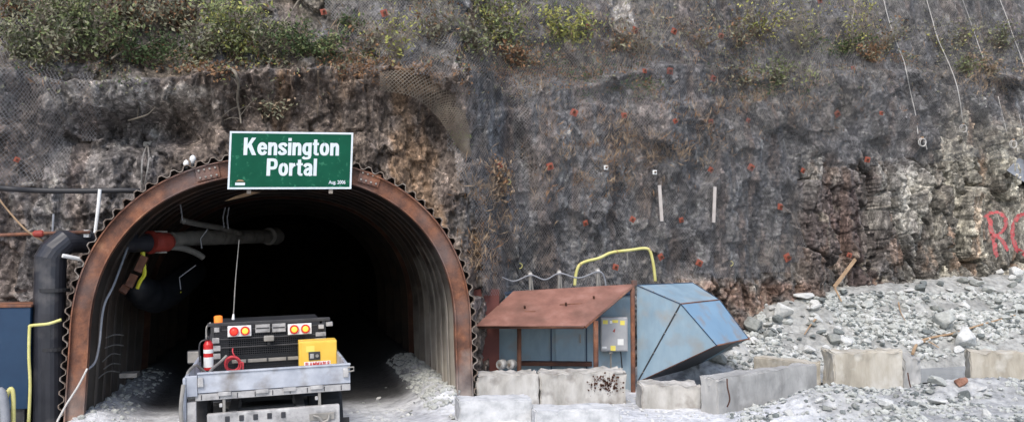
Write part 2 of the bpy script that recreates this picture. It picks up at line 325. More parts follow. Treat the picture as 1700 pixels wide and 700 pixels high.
# ------------------------------------------------------------------ the cliff
xs = np.concatenate([np.linspace(-14, -5.6, 60)[:-1], np.arange(-5.6, 21.0, .028), np.linspace(21, 30, 60)])
zs = np.concatenate([np.arange(-.3, 9.2, .028), np.linspace(9.2, 15, 60)])
X, Z = np.meshgrid(xs, zs)
def cliff_fields(X, Z):
    yb = np.interp(X, [-14, -6, -3.2, 3.1, 4.3, 6.5, 9, 11, 13, 18, 30], [.2, .7, .9, .95, 2.4, 2.9, 3.4, 4.5, 5.0, 5.7, 8])
    yb = yb + .25*(fbm(X*.5, Z*.4, 3, 3)-.5)*2
    # bench edge height along the face, the slope above it lies back
    zl = np.interp(X, [-14, -4, -2, 1, 3.5, 5, 8, 11, 14, 20], [5.3, 5.3, 5.5, 5.75, 5.85, 6.0, 6.6, 6.95, 7.2, 7.6]) + .5*(fbm(X*.9, X*0+3, 8, 4)-.5)
    step = ss(0, .22, Z-zl)
    deep = np.interp(X, [-14, 2, 4, 9, 12, 18], [.95, .95, .5, .3, .3, .2])
    Y = yb + .10*Z + step*deep + np.maximum(Z-zl, 0)*np.interp(X, [2, 5], [.42, .24])
    z2 = np.interp(X, [3, 5, 8, 10, 13], [5.3, 5.4, 5.8, 6.1, 6.2]) + .3*(fbm(X*1.1, X*0+9, 18, 4)-.5)
    Y = Y + ss(0, .15, Z-z2)*.22*ss(3.6, 4.6, X)*(1-ss(12, 13, X))
    px, py = proj(X, Y, Z)
    wx = X+.12*(fbm(X*1.1, Z*1.1, 21, 2)-.5)*2; wz = Z+.12*(fbm(X*1.1, Z*1.1, 31, 3)-.5)*2
    n1 = fbm(X*.8, Z*.8, 41, 5); n2 = fbm(X*2.6, Z*2.6, 51, 5); n3 = fbm(X*9, Z*9, 61, 4); vs = fbm(X*5, Z*.7, 71, 5)
    jx = px+60*(n1-.5)*2; jy = py+50*(fbm(X*.9, Z*.9, 43, 4)-.5)*2
    mud = ss(200, 300, jx)*(1-ss(740, 810, jx))*ss(95, 130, py)*(1-ss(430, 520, py))        # brown earthy zone over the portal
    mud = np.maximum(mud, (1-ss(200, 260, jx))*.35)
    bare = ss(1310, 1350, px+10*(n2-.5))*ss(235, 290, jy+70*ss(1480, 1600, px))                                    # bare jointed rock on the right
    brk = ss(1080, 1140, jx)*(1-ss(1330, 1360, px))*ss(455, 475, py)
    bare = np.maximum(bare, brk)
    f1, e1, r1 = facet(wx/.95+.25*Z, wz/1.5, 101, .8); f2, e2, r2 = facet(wx/.32+.1*Z, wz/.62, 111, .9)
    f3, e3, r3 = facet(wx/.14+7, wz/.24, 121, 1.1, .5); f4, e4, r4 = facet(wx/.07, wz/.065, 131, 1.0)
    g1, h1, q1 = facet(wx/.62+.12*Z, wz/2.2, 201, 1.0, .3); g2, h2, q2 = facet(wx/.26+.1*Z, wz/.62, 211, 1.2, .35)
    mesh = (1-mud)*(1-bare)
    D = mesh*(.34*f1+.20*f2+.10*f3+.045*f4) + mud*(.24*f1+.18*f2+.10*f3+.05*f4+.45*(n1-.5)+.20*(n2-.5)+.14*(vs-.5)) \
        + bare*(.50*g1+.24*g2+.10*f3+.045*f4+.30*(1-ss(0, .07, h1))+.10*(1-ss(0, .09, h2)))
    # dark hollows over the crown of the arch, left of the sign and right of it
    hol = np.exp(-(((px-250)/105)**2+((py-212)/34)**2)**1.5)*.75 + np.exp(-(((px-120)/70)**2+((py-230)/45)**2)**1.4)*.3 + np.exp(-(((px-735)/30)**2+((py-215)/45)**2))*.35 + np.exp(-(((px-400)/30)**2+((py-180)/40)**2))*.25
    prot = np.exp(-(((px-290)/95)**2+((py-150)/22)**2))*.25 + np.exp(-(((px-650)/110)**2+((py-140)/26)**2))*.25
    D = D + hol*(.6+.8*n2) - prot - .28*np.exp(-((py-120-30*(n1-.5))/28)**2)*(1-ss(740, 800, px))
    lip = ss(3.6, 4.8, X)*ss(.45, .65, fbm(X*.8, Z*0+2, 88, 3))*(1-ss(14, 15, X))
    D = D + lip*(-.10*np.exp(-((Z-zl+.03)/.08)**2)+.16*np.exp(-((Z-zl+.22)/.12)**2))
    D = D*(1-.85*np.exp(-(((px-1680)/55)**2+((py-388)/55)**2)**2))
    Y = Y + D*(1-.35*step)
    # colour of the rock itself
    def c(*a): return np.array(a)[None, None, :]
    def mixc(a, b, t): return a*(1-t[..., None])+b*t[..., None]
    col = mixc(c(.082, .080, .083), c(.165, .163, .163), ss(.2, .8, .3*r2+.35*r3+.2*r4+.15*vs))
    col = mixc(col, c(.27, .275, .265), ss(.78, .88, .4*r3+.25*r2+.35*r4)*.9)
    col = mixc(col, c(.10, .085, .065), ss(.5, .7, n1)*.5)
    col = mixc(col, c(.15, .105, .08), ss(.54, .68, fbm(X*3.5, Z*.5, 93, 5))*.45)
    mc = mixc(c(.075, .060, .052), c(.185, .150, .125), ss(.25, .75, .3*vs+.25*n2+.25*r3+.2*r4))
    mc = mixc(mc, c(.20, .125, .07), ss(.56, .72, fbm(X*2, Z*.8, 77, 4))*.6)
    mc = mixc(mc, c(.46, .42, .37), ss(.50, .60, fbm(X*1.6, Z*2, 79, 5))*np.exp(-((py-150)/34)**2)*(1-ss(330, 400, px))*ss(50, 100, px)*.8)
    col = mixc(col, mc, np.clip(mud*1.0, 0, 1))
    bc = mixc(c(.10, .095, .09), c(.33, .32, .29), ss(.25, .85, .5*q1+.35*q2+.15*n2))
    warm = ss(1500, 1590, jx)
    bc = mixc(bc, c(.07, .05, .047), ss(.52, .62, vs)*(.25+.75*np.exp(-((jx-1420)/80)**2))*.75)
    bc = mixc(bc, c(.26, .17, .12), ss(.56, .66, fbm(X*4, Z*.8, 95, 4))*.45)
    bc = mixc(bc, bc*c(1.3, 1.27, 1.14), warm*.8)
    bc = mixc(bc, c(.085, .062, .060), np.exp(-(((jx-1400)/60)**2+((py-360)/85)**2))*.75)
    bc = mixc(bc, c(.20, .13, .10), brk*ss(.3, .6, n2)*.8)
    col = mixc(col, bc, bare)
    col = mixc(col, c(.28, .25, .20), (bare*(1-ss(.0, .05, np.abs(vs-.5)))*ss(.55, .7, n2))*.6)
    # black water stains running down the face
    st = ss(.62, .74, fbm(X*2.2, Z*.25, 91, 4))*ss(.35, .6, n1)
    col = mixc(col, c(.045, .043, .046), st*.4)
    # soil and old leaves on the slope over the bench
    so = ss(-.05, .12, Z-zl)*ss(.38, .6, n2)
    col = mixc(col, c(.085, .072, .052), so*.55*(1-ss(1450, 1600, px)*.6))
    col = mixc(col, c(.42, .40, .37), ss(.50, .56, fbm(X*3, Z*1.2, 97, 4))*np.exp(-(((px-1035)/45)**2+((py-25)/28)**2))*.8)
    return Y, np.clip(col, .01, .8), px, py
Yc, colc, PXc, PYc = cliff_fields(X, Z)
keep = ~inside_arch(X, Z, .0)
cliff = grid_mesh('cliff', X, Yc, Z, 'rock', keep=keep, col=colc, smooth=False)
tag(cliff, kind='structure')
def cy(x, z):
    i = np.clip(np.searchsorted(xs, x)-1, 0, len(xs)-2); j = np.clip(np.searchsorted(zs, z)-1, 0, len(zs)-2)
    u = (x-xs[i])/(xs[i+1]-xs[i]); v = (z-zs[j])/(zs[j+1]-zs[j])
    return Yc[j, i]*(1-u)*(1-v)+Yc[j, i+1]*u*(1-v)+Yc[j+1, i]*(1-u)*v+Yc[j+1, i+1]*u*v
def hit(px, py, off=.0):
    d = ray(px, py); d = d/d[1]
    ys = np.arange(-1.0, 12.0, .02); x = C0[0]+d[0]*(ys-CAMY); z = C0[2]+d[2]*(ys-CAMY)
    g = ys-cy(x, z); k = int(np.argmax(g > 0)) if (g > 0).any() else len(ys)-1
    Y = ys[k]-off
    return Vector((C0[0]+d[0]*(Y-CAMY), Y, C0[2]+d[2]*(Y-CAMY)))
def hitm(px, py, off=.05, r=.14):      # in front of the nearest bumps, as a rope or plate pressed on the mesh lies
    p = hit(px, py); m = min(cy(p.x+a*r, p.z+b*r) for a in (-1, -.5, 0, .5, 1) for b in (-1, -.5, 0, .5, 1))
    return P(px, py, max(m, p.y-.35)-off)
def hitn(px, py):
    p = hit(px, py); e = .12
    dx = (cy(p.x+e, p.z)-cy(p.x-e, p.z))/(2*e); dz = (cy(p.x, p.z+e)-cy(p.x, p.z-e))/(2*e)
    return p, Vector((dx, -1, dz)).normalized()

# ------------------------------------------------------------------ the ground, one sheet with the rubble slope in it
def gh(x, y):
    x = np.asarray(x, float); y = np.asarray(y, float)
    b = .02+.014*np.clip(x, 0, 14)
    crest = np.interp(x, [7.2, 8.6, 9.6, 10.7, 12.6, 14.2, 15.8, 17.7, 24], [0, .25, .75, 1.2, 1.42, 1.62, 1.72, 1.80, 1.85])
    yf = np.interp(x, [8.6, 9.6, 10.6, 12, 18], [1.2, 1.35, 2.15, 2.35, 2.2]); yk = np.interp(x, [8, 10, 11, 13, 18, 30], [3.4, 4.0, 4.45, 4.95, 5.6, 8])
    t = np.clip((y-yf)/(yk-yf-.1), 0, 1.0)
    h = b + crest*(t**.85)*(1+.10*(fbm(x*.9, y*.9, 301, 4)-.5)*2)
    h += .45*ss(6.6, 7.4, x)*(1-ss(8.8, 9.6, x))*ss(1.6, 2.8, y)
    # muck berms along the inside walls of the tunnel
    inn = ss(-.6, .2, y)
    h += inn*(.34*np.exp(-((x-2.6)/.45)**2)*(1+.5*(fbm(x*2, y*2, 305, 3)-.5)) + .22*np.exp(-((x+2.6)/.4)**2))
    # low gravel mound in front of the barriers on the right, loose muck before the portal
    h += .42*np.exp(-((x-8.2)/.9)**2-((y+2.0)/.62)**2) + .30*np.exp(-((x-11.2)/1.5)**2-((y+1.4)/.5)**2)+.16*np.exp(-((x-3.0)/1.5)**2-((y+1.2)/.8)**2)
    h += .10*np.exp(-((x+3.2)/1.4)**2-((y+1)/1.2)**2)
    rough = ss(-6, -1, y)*(.4+ss(5, 8, x))
    h += rough*(.09*(fbm(x*3, y*3, 311, 5)-.5)+.05*(fbm(x*12, y*12, 321, 3)-.5))
    wet = ss(9.6, 10.2, x)*ss(.15, .4, y)*(1-ss(yf-.15, yf+.1, y))
    h = h*(1-wet)+wet*(.12+.0*x)
    return h
gx = np.concatenate([np.linspace(-60, -6, 40)[:-1], np.arange(-6, 19, .045), np.linspace(19, 80, 40)])
gy = np.concatenate([np.linspace(-60, -8, 40)[:-1], np.arange(-8, 6.2, .045), np.linspace(6.2, 34, 60)])
GX, GY = np.meshgrid(gx, gy); GZ = gh(GX, GY)
n = fbm(GX*2, GY*2, 331, 5); n_ = fbm(GX*9, GY*9, 341, 4)
def c3(*a): return np.array(a)[None, None, :]
t = ss(.3, .7, .5*n+.5*n_)[..., None]
gc = c3(.42, .43, .45)*(1-t)+c3(.62, .63, .64)*t
pile = (ss(7.5, 9.5, GX)*ss(.9, 1.6, GY))[..., None]; gcp = c3(.235, .235, .22)*(1-t)+c3(.385, .385, .36)*t
gc = gc*(1-pile)+gcp*pile
rt = (ss(6.8, 8, GX))[..., None]*(1-pile)*.7; gc = gc*(1-rt)+(c3(.205, .205, .195)*(1-t)+c3(.365, .365, .345)*t)*rt
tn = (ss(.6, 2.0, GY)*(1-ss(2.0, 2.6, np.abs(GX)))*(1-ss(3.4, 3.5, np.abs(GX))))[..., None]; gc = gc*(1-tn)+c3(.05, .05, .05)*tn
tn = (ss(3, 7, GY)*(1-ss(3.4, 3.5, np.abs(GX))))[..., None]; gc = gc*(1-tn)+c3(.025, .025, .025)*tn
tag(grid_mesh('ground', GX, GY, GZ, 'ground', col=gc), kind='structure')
def gz(x, y): return float(gh(x, y))
wm = MB(); q = [(9.7, .25), (17.5, .2), (17.5, 2.5), (9.7, 1.7)]; wm.add([(a, b, .19) for a, b in q], [(0, 1, 2, 3)])
tag(wm.build('water', 'water', fix=False), kind='structure')
def ghit(px, py):
    d = ray(px, py); d = d/np.linalg.norm(d); s = np.arange(4, 34, .05)
    p = C0[None]+d[None]*s[:, None]; g = p[:, 2]-gh(p[:, 0], p[:, 1])
    k = int(np.argmax(g < 0)) if (g < 0).any() else None
    return Vector(p[k]) if k is not None else None

# ------------------------------------------------------------------ steel portal
portal = empty('tunnel_portal', (0, 0, 0), 'rusted steel arch portal at the mouth of the dark tunnel in the cliff', 'tunnel portal')
def strip_solid(mb, prof, ys):
    """prof: list of (outer xz, inner xz) along the arch; extruded over ys as a closed skin"""
    n = len(prof); vs = []
    for y in ys:
        for o, i in prof: vs.append((o[0], y, o[1])); vs.append((i[0], y, i[1]))
    m = 2*n; fs = []
    for k in range(len(ys)-1):
        for i in range(n-1):
            a = k*m+2*i; b = a+m
            fs.append((a, a+2, b+2, b)); fs.append((a+1, b+1, b+3, a+3))
    for i in range(n-1):
        fs.append((2*i, 2*i+1, 2*i+3, 2*i+2)); e = (len(ys)-1)*m
        fs.append((e+2*i, e+2*i+2, e+2*i+3, e+2*i+1))
    for k in range(len(ys)-1):
        a = k*m; b = a+m; fs.append((a, b, b+1, a+1)); a += m-2; b += m-2; fs.append((a, a+1, b+1, b))
    return mb.add(vs, fs)
def arch_band(mb, o0, o1, ys, n=150):
    s_, p, nn = arch(n)
    return strip_solid(mb, [(tuple(p[i]+nn[i]*o1), tuple(p[i]+nn[i]*o0)) for i in range(n)], ys)
# corrugated lining: the wave runs round the arch, its raw edge stands proud of the rock
per = .192; nt_ = int(AL[-1]/per); s_, p, nn = arch(nt_*8+1); prof = []
for i in range(len(s_)):
    ph = (i % 8)/8; wv = (.034+.012*noise.noise(Vector((s_[i]*1.7, 0, 5))))*math.tanh(2.4*math.sin(2*math.pi*ph))
    prof.append((tuple(p[i]+nn[i]*(wv+.052)), tuple(p[i]+nn[i]*(wv+.038))))
L1 = strip_solid(MB(), prof, [-.07, -.055, .0]).build('lining_edge', 'toothsteel', portal, fix=True)
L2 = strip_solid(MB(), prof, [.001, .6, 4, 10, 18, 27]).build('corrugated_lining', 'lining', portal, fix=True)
mb = MB(); arch_band(mb, -.31, -.30, [0, .001]); mb = MB()
def rib(y, depth=.30, wd=.17, name='rib', m='rust'):
    mb = MB()
    arch_band(mb, -.018, .0, [y-wd/2, y+wd/2]); arch_band(mb, -depth, -depth+.018, [y-wd/2, y+wd/2])
    arch_band(mb, -depth+.0185, -.0185, [y-.006, y+.006]); return mb.build(name, m, portal)
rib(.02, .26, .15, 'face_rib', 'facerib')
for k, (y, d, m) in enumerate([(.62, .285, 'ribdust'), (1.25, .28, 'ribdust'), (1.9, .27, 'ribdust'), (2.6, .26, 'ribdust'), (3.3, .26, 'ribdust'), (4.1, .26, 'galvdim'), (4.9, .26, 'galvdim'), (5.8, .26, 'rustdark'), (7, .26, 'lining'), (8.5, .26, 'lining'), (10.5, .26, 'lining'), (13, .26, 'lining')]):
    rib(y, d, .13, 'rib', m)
# splice plates with bolts on the face rib either side of the sign, foot plates
for px0, py0 in [(345, 287), (613, 296)]:
    c = P(px0, py0, -.0); a = math.atan2(c.z-ZS, c.x)-math.pi/2
    T = Matrix.Translation(c) @ Matrix.Rotation(-a*.55, 4, 'Y')
    s1 = MB().box((-.17, -.022, -.1), (.17, -.006, .1), bev=.006).build('splice_plate', 'rust', portal, T=T)
    for bx in (-.12, -.04, .04, .12):
        for bz in (-.055, .055):
            MB().tube([(bx, -.045, bz), (bx, -.02, bz)], .016, 6).build('bolt', 'galv', s1, T=T)
for sx in (-1, 1):
    MB().box((sx*3.1-.28 if sx > 0 else sx*3.1-.02, -.14, .0), (sx*3.1+.02 if sx > 0 else sx*3.1+.28, .2, .03)).build('foot_plate', 'rust', portal)
# lagging boards between the ribs on the right wall
for y0, y1 in [(1.98, 2.52), (2.68, 3.22)]:
    mb = MB(); z = .25
    while z < 2.2:
        x = 2.78 if z < 1.3 else 2.78-.12*(z-1.3)**1.7
        h = random.uniform(.045, .07); mb.box((x, y0, z), (x+.03+random.uniform(0, .02), y1, z+h-.008)); z += h
    mb.build('lagging', 'lagging', portal)
# back of the tunnel: broken rock face far inside
gxx, gzz = np.meshgrid(np.linspace(-3.3, 3.3, 80), np.linspace(-.2, 4.2, 50))
fy = 25+.9*facet(gxx*1.3, gzz*1.3, 401, .8)[0]
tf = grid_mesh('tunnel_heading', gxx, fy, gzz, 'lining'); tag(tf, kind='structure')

# ------------------------------------------------------------------ text helper
def text_mb(txt, size, bold=0, sx=1.0, ext=.004):
    cu = bpy.data.curves.new('t', 'FONT'); cu.body = txt; cu.size = size; cu.offset = bold; cu.extrude = ext; cu.align_x = 'CENTER'; cu.resolution_u = 4
    ob = bpy.data.objects.new('t', cu); COL.objects.link(ob); bpy.context.view_layer.update()
    me = bpy.data.meshes.new_from_object(ob.evaluated_get(bpy.context.evaluated_depsgraph_get()))
    mb = MB(); mb.add([Vector((v.co.x*sx, -v.co.z, v.co.y)) for v in me.vertices], [list(p.vertices) for p in me.polygons])
    bpy.data.objects.remove(ob); bpy.data.curves.remove(cu); bpy.data.meshes.remove(me); return mb

# ------------------------------------------------------------------ portal sign
YS = -.24
tl, tr, br, bl = P(383, 218, YS), P(587, 220.5, YS), P(582, 313.5, YS), P(375.5, 314, YS)
sc = (tl+br)/2; wS = ((tr-tl).length+(br-bl).length)/2; hS = ((tl-bl).length+(tr-br).length)/2
ux = ((tr-tl)+(br-bl)).normalized(); uz = (tl-bl+tr-br).normalized(); uz = (uz-ux*uz.dot(ux)*.35).normalized()
uy = uz.cross(ux).normalized()
TS = Matrix((( ux.x, uy.x, uz.x, sc.x), (ux.y, uy.y, uz.y, sc.y), (ux.z, uy.z, uz.z, sc.z), (0, 0, 0, 1)))
sg = empty('portal_sign', tuple(sc), 'green sign with white lettering and white border on the crown of the steel arch', 'sign')
a, b = wS/2, hS/2
pn = MB().box((-a, -.004, -b), (a, .012, b), bev=.002).build('sign_panel', 'signgreen', sg, T=TS)
mb = MB(); e = .028
mb.box((-a, -.008, b-e), (a, -.0045, b)).box((-a, -.008, -b), (a, -.0045, -b+e)).box((-a, -.0075, -b+e), (-a+e, -.0045, b-e)).box((a-e, -.0075, -b+e), (a, -.0045, b-e)); mb.build('border', 'letter', sg, T=TS)
def word_mb(word):
    mb = MB(); x = 0; X_ = .74; t = .215; lay = [0]
    def poly(pts): lay[0] += 1; y = -.0004*(lay[0] % 7); mb.add([(x+a, y, b) for a, b in pts], [tuple(range(len(pts)))])
    def rb(pts, w_=t, k=6):
        q = spline([Vector((a, 0, b)) for a, b in pts], k); lay[0] += 1; y = -.0004*(lay[0] % 7); vs = []
        for i, p in enumerate(q):
            d = (q[min(i+1, len(q)-1)]-q[max(i-1, 0)]).normalized(); ww = w_*(.80+.20*abs(d.z))/2; vs += [(x+p.x-d.z*ww, y, p.z+d.x*ww), (x+p.x+d.z*ww, y, p.z-d.x*ww)]
        mb.add(vs, [(2*i, 2*i+2, 2*i+3, 2*i+1) for i in range(len(q)-1)])
    def rect(a, b, c_, d): poly([(a, b), (c_, b), (c_, d), (a, d)])
    h = t/2; hw = .085
    for ch in word:
        if ch == 'K': rect(0, 0, .23, 1); poly([(.22, .38), (.24, .62), (.48, 1), (.74, 1), (.40, .52)]); poly([(.27, .50), (.46, .66), (.78, 0), (.52, 0)]); wd = .78
        elif ch == 'P': rect(0, 0, .23, 1); rb([(.20, .915), (.38, .915), (.53, .86), (.575, .69), (.53, .50), (.38, .445), (.20, .445)]); wd = .69
        elif ch in 'oe':
            w_ = .60
            if ch == 'o': rb([(w_/2, X_-hw), (.16, X_-.15), (.105, X_/2), (.16, .15), (w_/2, hw), (w_-.16, .15), (w_-.105, X_/2), (w_-.16, X_-.15), (w_/2, X_-hw)])
            else: rb([(w_-.105, .36), (w_-.125, X_-.2), (w_/2, X_-hw), (.155, X_-.18), (.105, X_/2), (.155, .18), (w_/2, hw), (w_-.16, .12), (w_-.09, .23)]); rect(.18, .32, w_-.005, .45)
            wd = w_
        elif ch == 'n': rect(0, 0, .21, X_); rb([(.16, X_-.20), (.24, X_-.12), (.36, X_-.09), (.44, X_-.16), (.46, X_-.3), (.46, .25), (.46, 0)]); wd = .565
        elif ch == 'r': rect(0, 0, .21, X_); rb([(.14, X_-.26), (.22, X_-.14), (.38, X_-.09)], .22); wd = .40
        elif ch == 's': rb([(.50, X_-.22), (.42, X_-.11), (.28, X_-.085), (.13, X_-.14), (.115, X_-.25), (.26, X_/2+.01), (.42, .26), (.435, .15), (.28, .085), (.13, .11), (.05, .23)], .20); wd = .55
        elif ch == 'i': rect(0, 0, .21, X_); rect(0, .83, .21, 1); wd = .21
        elif ch == 'l': rect(0, 0, .21, 1); wd = .21
        elif ch == 'g': rect(.37, -.05, .58, X_); rb([(.42, X_-.14), (.28, X_-.085), (.15, X_-.17), (.105, X_/2), (.15, .20), (.28, .10), (.42, .17)]); rb([(.475, 0), (.45, -.12), (.28, -.165), (.12, -.15), (.06, -.08)], .17); wd = .58
        elif ch == 't': rect(.08, .1, .29, .93); rect(0, .60, .40, .738); rb([(.185, .16), (.23, .08), (.40, .075)], .17); wd = .40
        elif ch == 'a': rb([(.05, X_-.22), (.14, X_-.11), (.28, X_-.085), (.42, X_-.14), (.45, X_-.28), (.45, .15), (.48, 0)]); rb([(.43, .42), (.27, .39), (.13, .30), (.11, .17), (.20, .085), (.34, .10), (.44, .2)], .19); wd = .57
        x += wd+.062
    return mb
for txt, cx, z, W, H in [('Kensington', .0, .078, 1.40, .262), ('Portal', .01, -.232, .735, .262)]:
    t = word_mb(txt); xsv = [v.x for v in t.v]; w0 = max(xsv)-min(xsv); m0 = (max(xsv)+min(xsv))/2
    K = Matrix.Translation((cx, -.0055, z)) @ Matrix.Diagonal((W/w0, 1, H, 1)) @ Matrix.Translation((-m0, 0, 0))
    t.build('lettering', 'letter', sg, T=TS @ K, fix=False)
t = text_mb('Aug. 2006', .075, .002); K = Matrix.Translation((.69, -.008, -.355)) @ Matrix.Diagonal((.82, 1, 1, 1)); t.build('date_lettering', 'letter', sg, T=TS @ K)
lg = MB().box((-.80, -.0085, -.375), (-.66, -.0045, -.335)).build('logo', 'letter', sg, T=TS)
MB().box((-.80, -.0085, -.328), (-.66, -.0045, -.318)).build('logo_bar', 'leafdark', lg, T=TS)
mb = MB().add([(-.79, -.0085, -.314), (-.67, -.0085, -.314), (-.70, -.0085, -.295), (-.755, -.0085, -.290)], [(0, 1, 2, 3)]); mb.build('logo_crest', 'wood', lg, T=TS, fix=False)
for x in (-.6, .6):
    MB().box((x-.03, .013, -.5), (x+.03, .05, .3)).box((x-.03, .0505, -.42), (x+.03, .22, -.36)).build('bracket', 'galvdim', sg, T=TS)

# ------------------------------------------------------------------ steel mesh draped over the cliff
def mesh_material():
    m = bpy.data.materials.new('steel_mesh_wire'); m.use_nodes = True; nt = m.node_tree; L = nt.links; nt.nodes.clear()
    tc = N(nt, 'ShaderNodeTexCoord'); sp = N(nt, 'ShaderNodeSeparateXYZ'); L.new(tc.outputs['Object'], sp.inputs[0])
    nz = N(nt, 'ShaderNodeTexNoise'); nz.inputs['Scale'].default_value = 1.2; L.new(tc.outputs['Object'], nz.inputs[0])
    def mt(op, a, b=None):
        n = N(nt, 'ShaderNodeMath', operation=op)
        for i, q in enumerate((a, b)):
            if q is None: continue
            if hasattr(q, 'links'): L.new(q, n.inputs[i])
            else: n.inputs[i].default_value = q
        return n.outputs[0]
    x = mt('ADD', sp.outputs[0], mt('MULTIPLY', nz.outputs[0], .25)); z = sp.outputs[2]
    pt = .054; lines = []
    for sg_ in (1, -1):
        q = mt('ADD', mt('MULTIPLY', x, 1/pt), mt('MULTIPLY', z, sg_*.72/pt))
        fr = mt('FRACT', q, None); lines.append(mt('LESS_THAN', mt('ABSOLUTE', mt('SUBTRACT', fr, .5)), .055))
    a = mt('MAXIMUM', lines[0], lines[1])
    b = N(nt, 'ShaderNodeBsdfPrincipled'); b.inputs['Base Color'].default_value = (.16, .158, .16, 1); b.inputs['Metallic'].default_value = .2; b.inputs['Roughness'].default_value = .55
    tr_ = N(nt, 'ShaderNodeBsdfTransparent'); mx = N(nt, 'ShaderNodeMixShader'); L.new(a, mx.inputs[0]); L.new(tr_.outputs[0], mx.inputs[1]); L.new(b.outputs[0], mx.inputs[2])
    o = N(nt, 'ShaderNodeOutputMaterial'); L.new(mx.outputs[0], o.inputs[0]); return m
M['mesh'] = mesh_material()
def poly_in(px, py, poly):
    r = np.zeros(px.shape, bool); n = len(poly)
    for i in range(n):
        x0, y0 = poly[i]; x1, y1 = poly[(i+1) % n]
        c_ = ((y0 > py) != (y1 > py)) & (px < (x1-x0)*(py-y0)/((y1-y0) or 1e-9)+x0); r ^= c_
    return r
st = 4
Xd, Zd, Yd = X[::st, ::st], Z[::st, ::st], Yc[::st, ::st]
def blurmin(A, r):
    B = A.copy()
    for dx in range(-r, r+1):
        for dz in range(-r, r+1): B = np.minimum(B, np.roll(np.roll(A, dx, 1), dz, 0))
    for _ in range(2):
        B = (B+np.roll(B, 1, 0)+np.roll(B, -1, 0)+np.roll(B, 1, 1)+np.roll(B, -1, 1))/5
    return B
Ym = blurmin(Yd, 1); Ym = np.minimum(Ym, Yd-.015)
def drape(poly, label, off=.03, wob=12):
    pxm, pym = proj(Xd, Ym, Zd); pxm = pxm+wob*(fbm(Xd*1.5, Zd*1.5, 501, 4)-.5)*2; pym = pym+wob*(fbm(Xd*1.5, Zd*1.5, 511, 4)-.5)*2
    k = poly_in(pxm, pym, poly) & ~inside_arch(Xd, Zd, .12)
    o = grid_mesh('steel_mesh', Xd, Ym-off+.03*(fbm(Xd*2, Zd*2, 521, 3)-.5), Zd, 'mesh', keep=k)
    return tag(o, label, 'wire mesh', 'rockfall mesh hung on the cliff')
drape([(745, 150), (800, -60), (1900, -60), (1900, 262), (1545, 270), (1335, 276), (1330, 300), (1345, 430), (1310, 448), (1230, 462), (1140, 468), (1050, 485), (800, 500), (792, 400), (770, 330), (740, 240)], 'wide grey steel rockfall mesh covering the cliff right of the tunnel')
drape([(-80, -40), (60, 20), (110, 110), (120, 300), (-80, 330)], 'steel rockfall mesh hanging at the far left edge of the cliff')
drape([(118, 120), (165, 118), (178, 190), (168, 240), (120, 240)], 'small torn piece of steel mesh beside the dark hollow', wob=6)
drape([(520, 0), (745, -60), (800, -60), (745, 150), (660, 110), (560, 60)], 'upper strip of steel mesh behind the twiggy shrubs above the arch', wob=8)
# bunched fold of mesh hanging over the arch: real crossed wires
mb = MB(); crv = spline([hit(630, 135, .2), hit(690, 140, .25), (hit(735, 170, .25)), (hit(757, 205, .25)), hit(770, 240, .2), hit(775, 262, .1)], 10)
fold = []
for i, p in enumerate(crv):
    t_ = (crv[min(i+1, len(crv)-1)]-crv[max(i-1, 0)]).normalized(); s2 = t_.cross(Vector((0, 1, 0))).normalized(); w_ = .10+.16*math.sin(math.pi*min(1, i/len(crv)*1.1+.1))
    fold.append([p+s2*(j/6-.5)*2*w_+Vector((0, -.07*math.cos((j/6-.5)*math.pi), 0)) for j in range(7)])
for i in range(len(fold)-1):
    for j in range(6):
        mb.tube([fold[i][j], fold[i+1][j+1]], .0065, 4, False); mb.tube([fold[i][j+1], fold[i+1][j]], .0065, 4, False)
tag(mb.build('folded_mesh', 'foldwire', fix=False), 'rolled fold of rusty steel mesh hanging above the right shoulder of the arch', 'wire mesh')

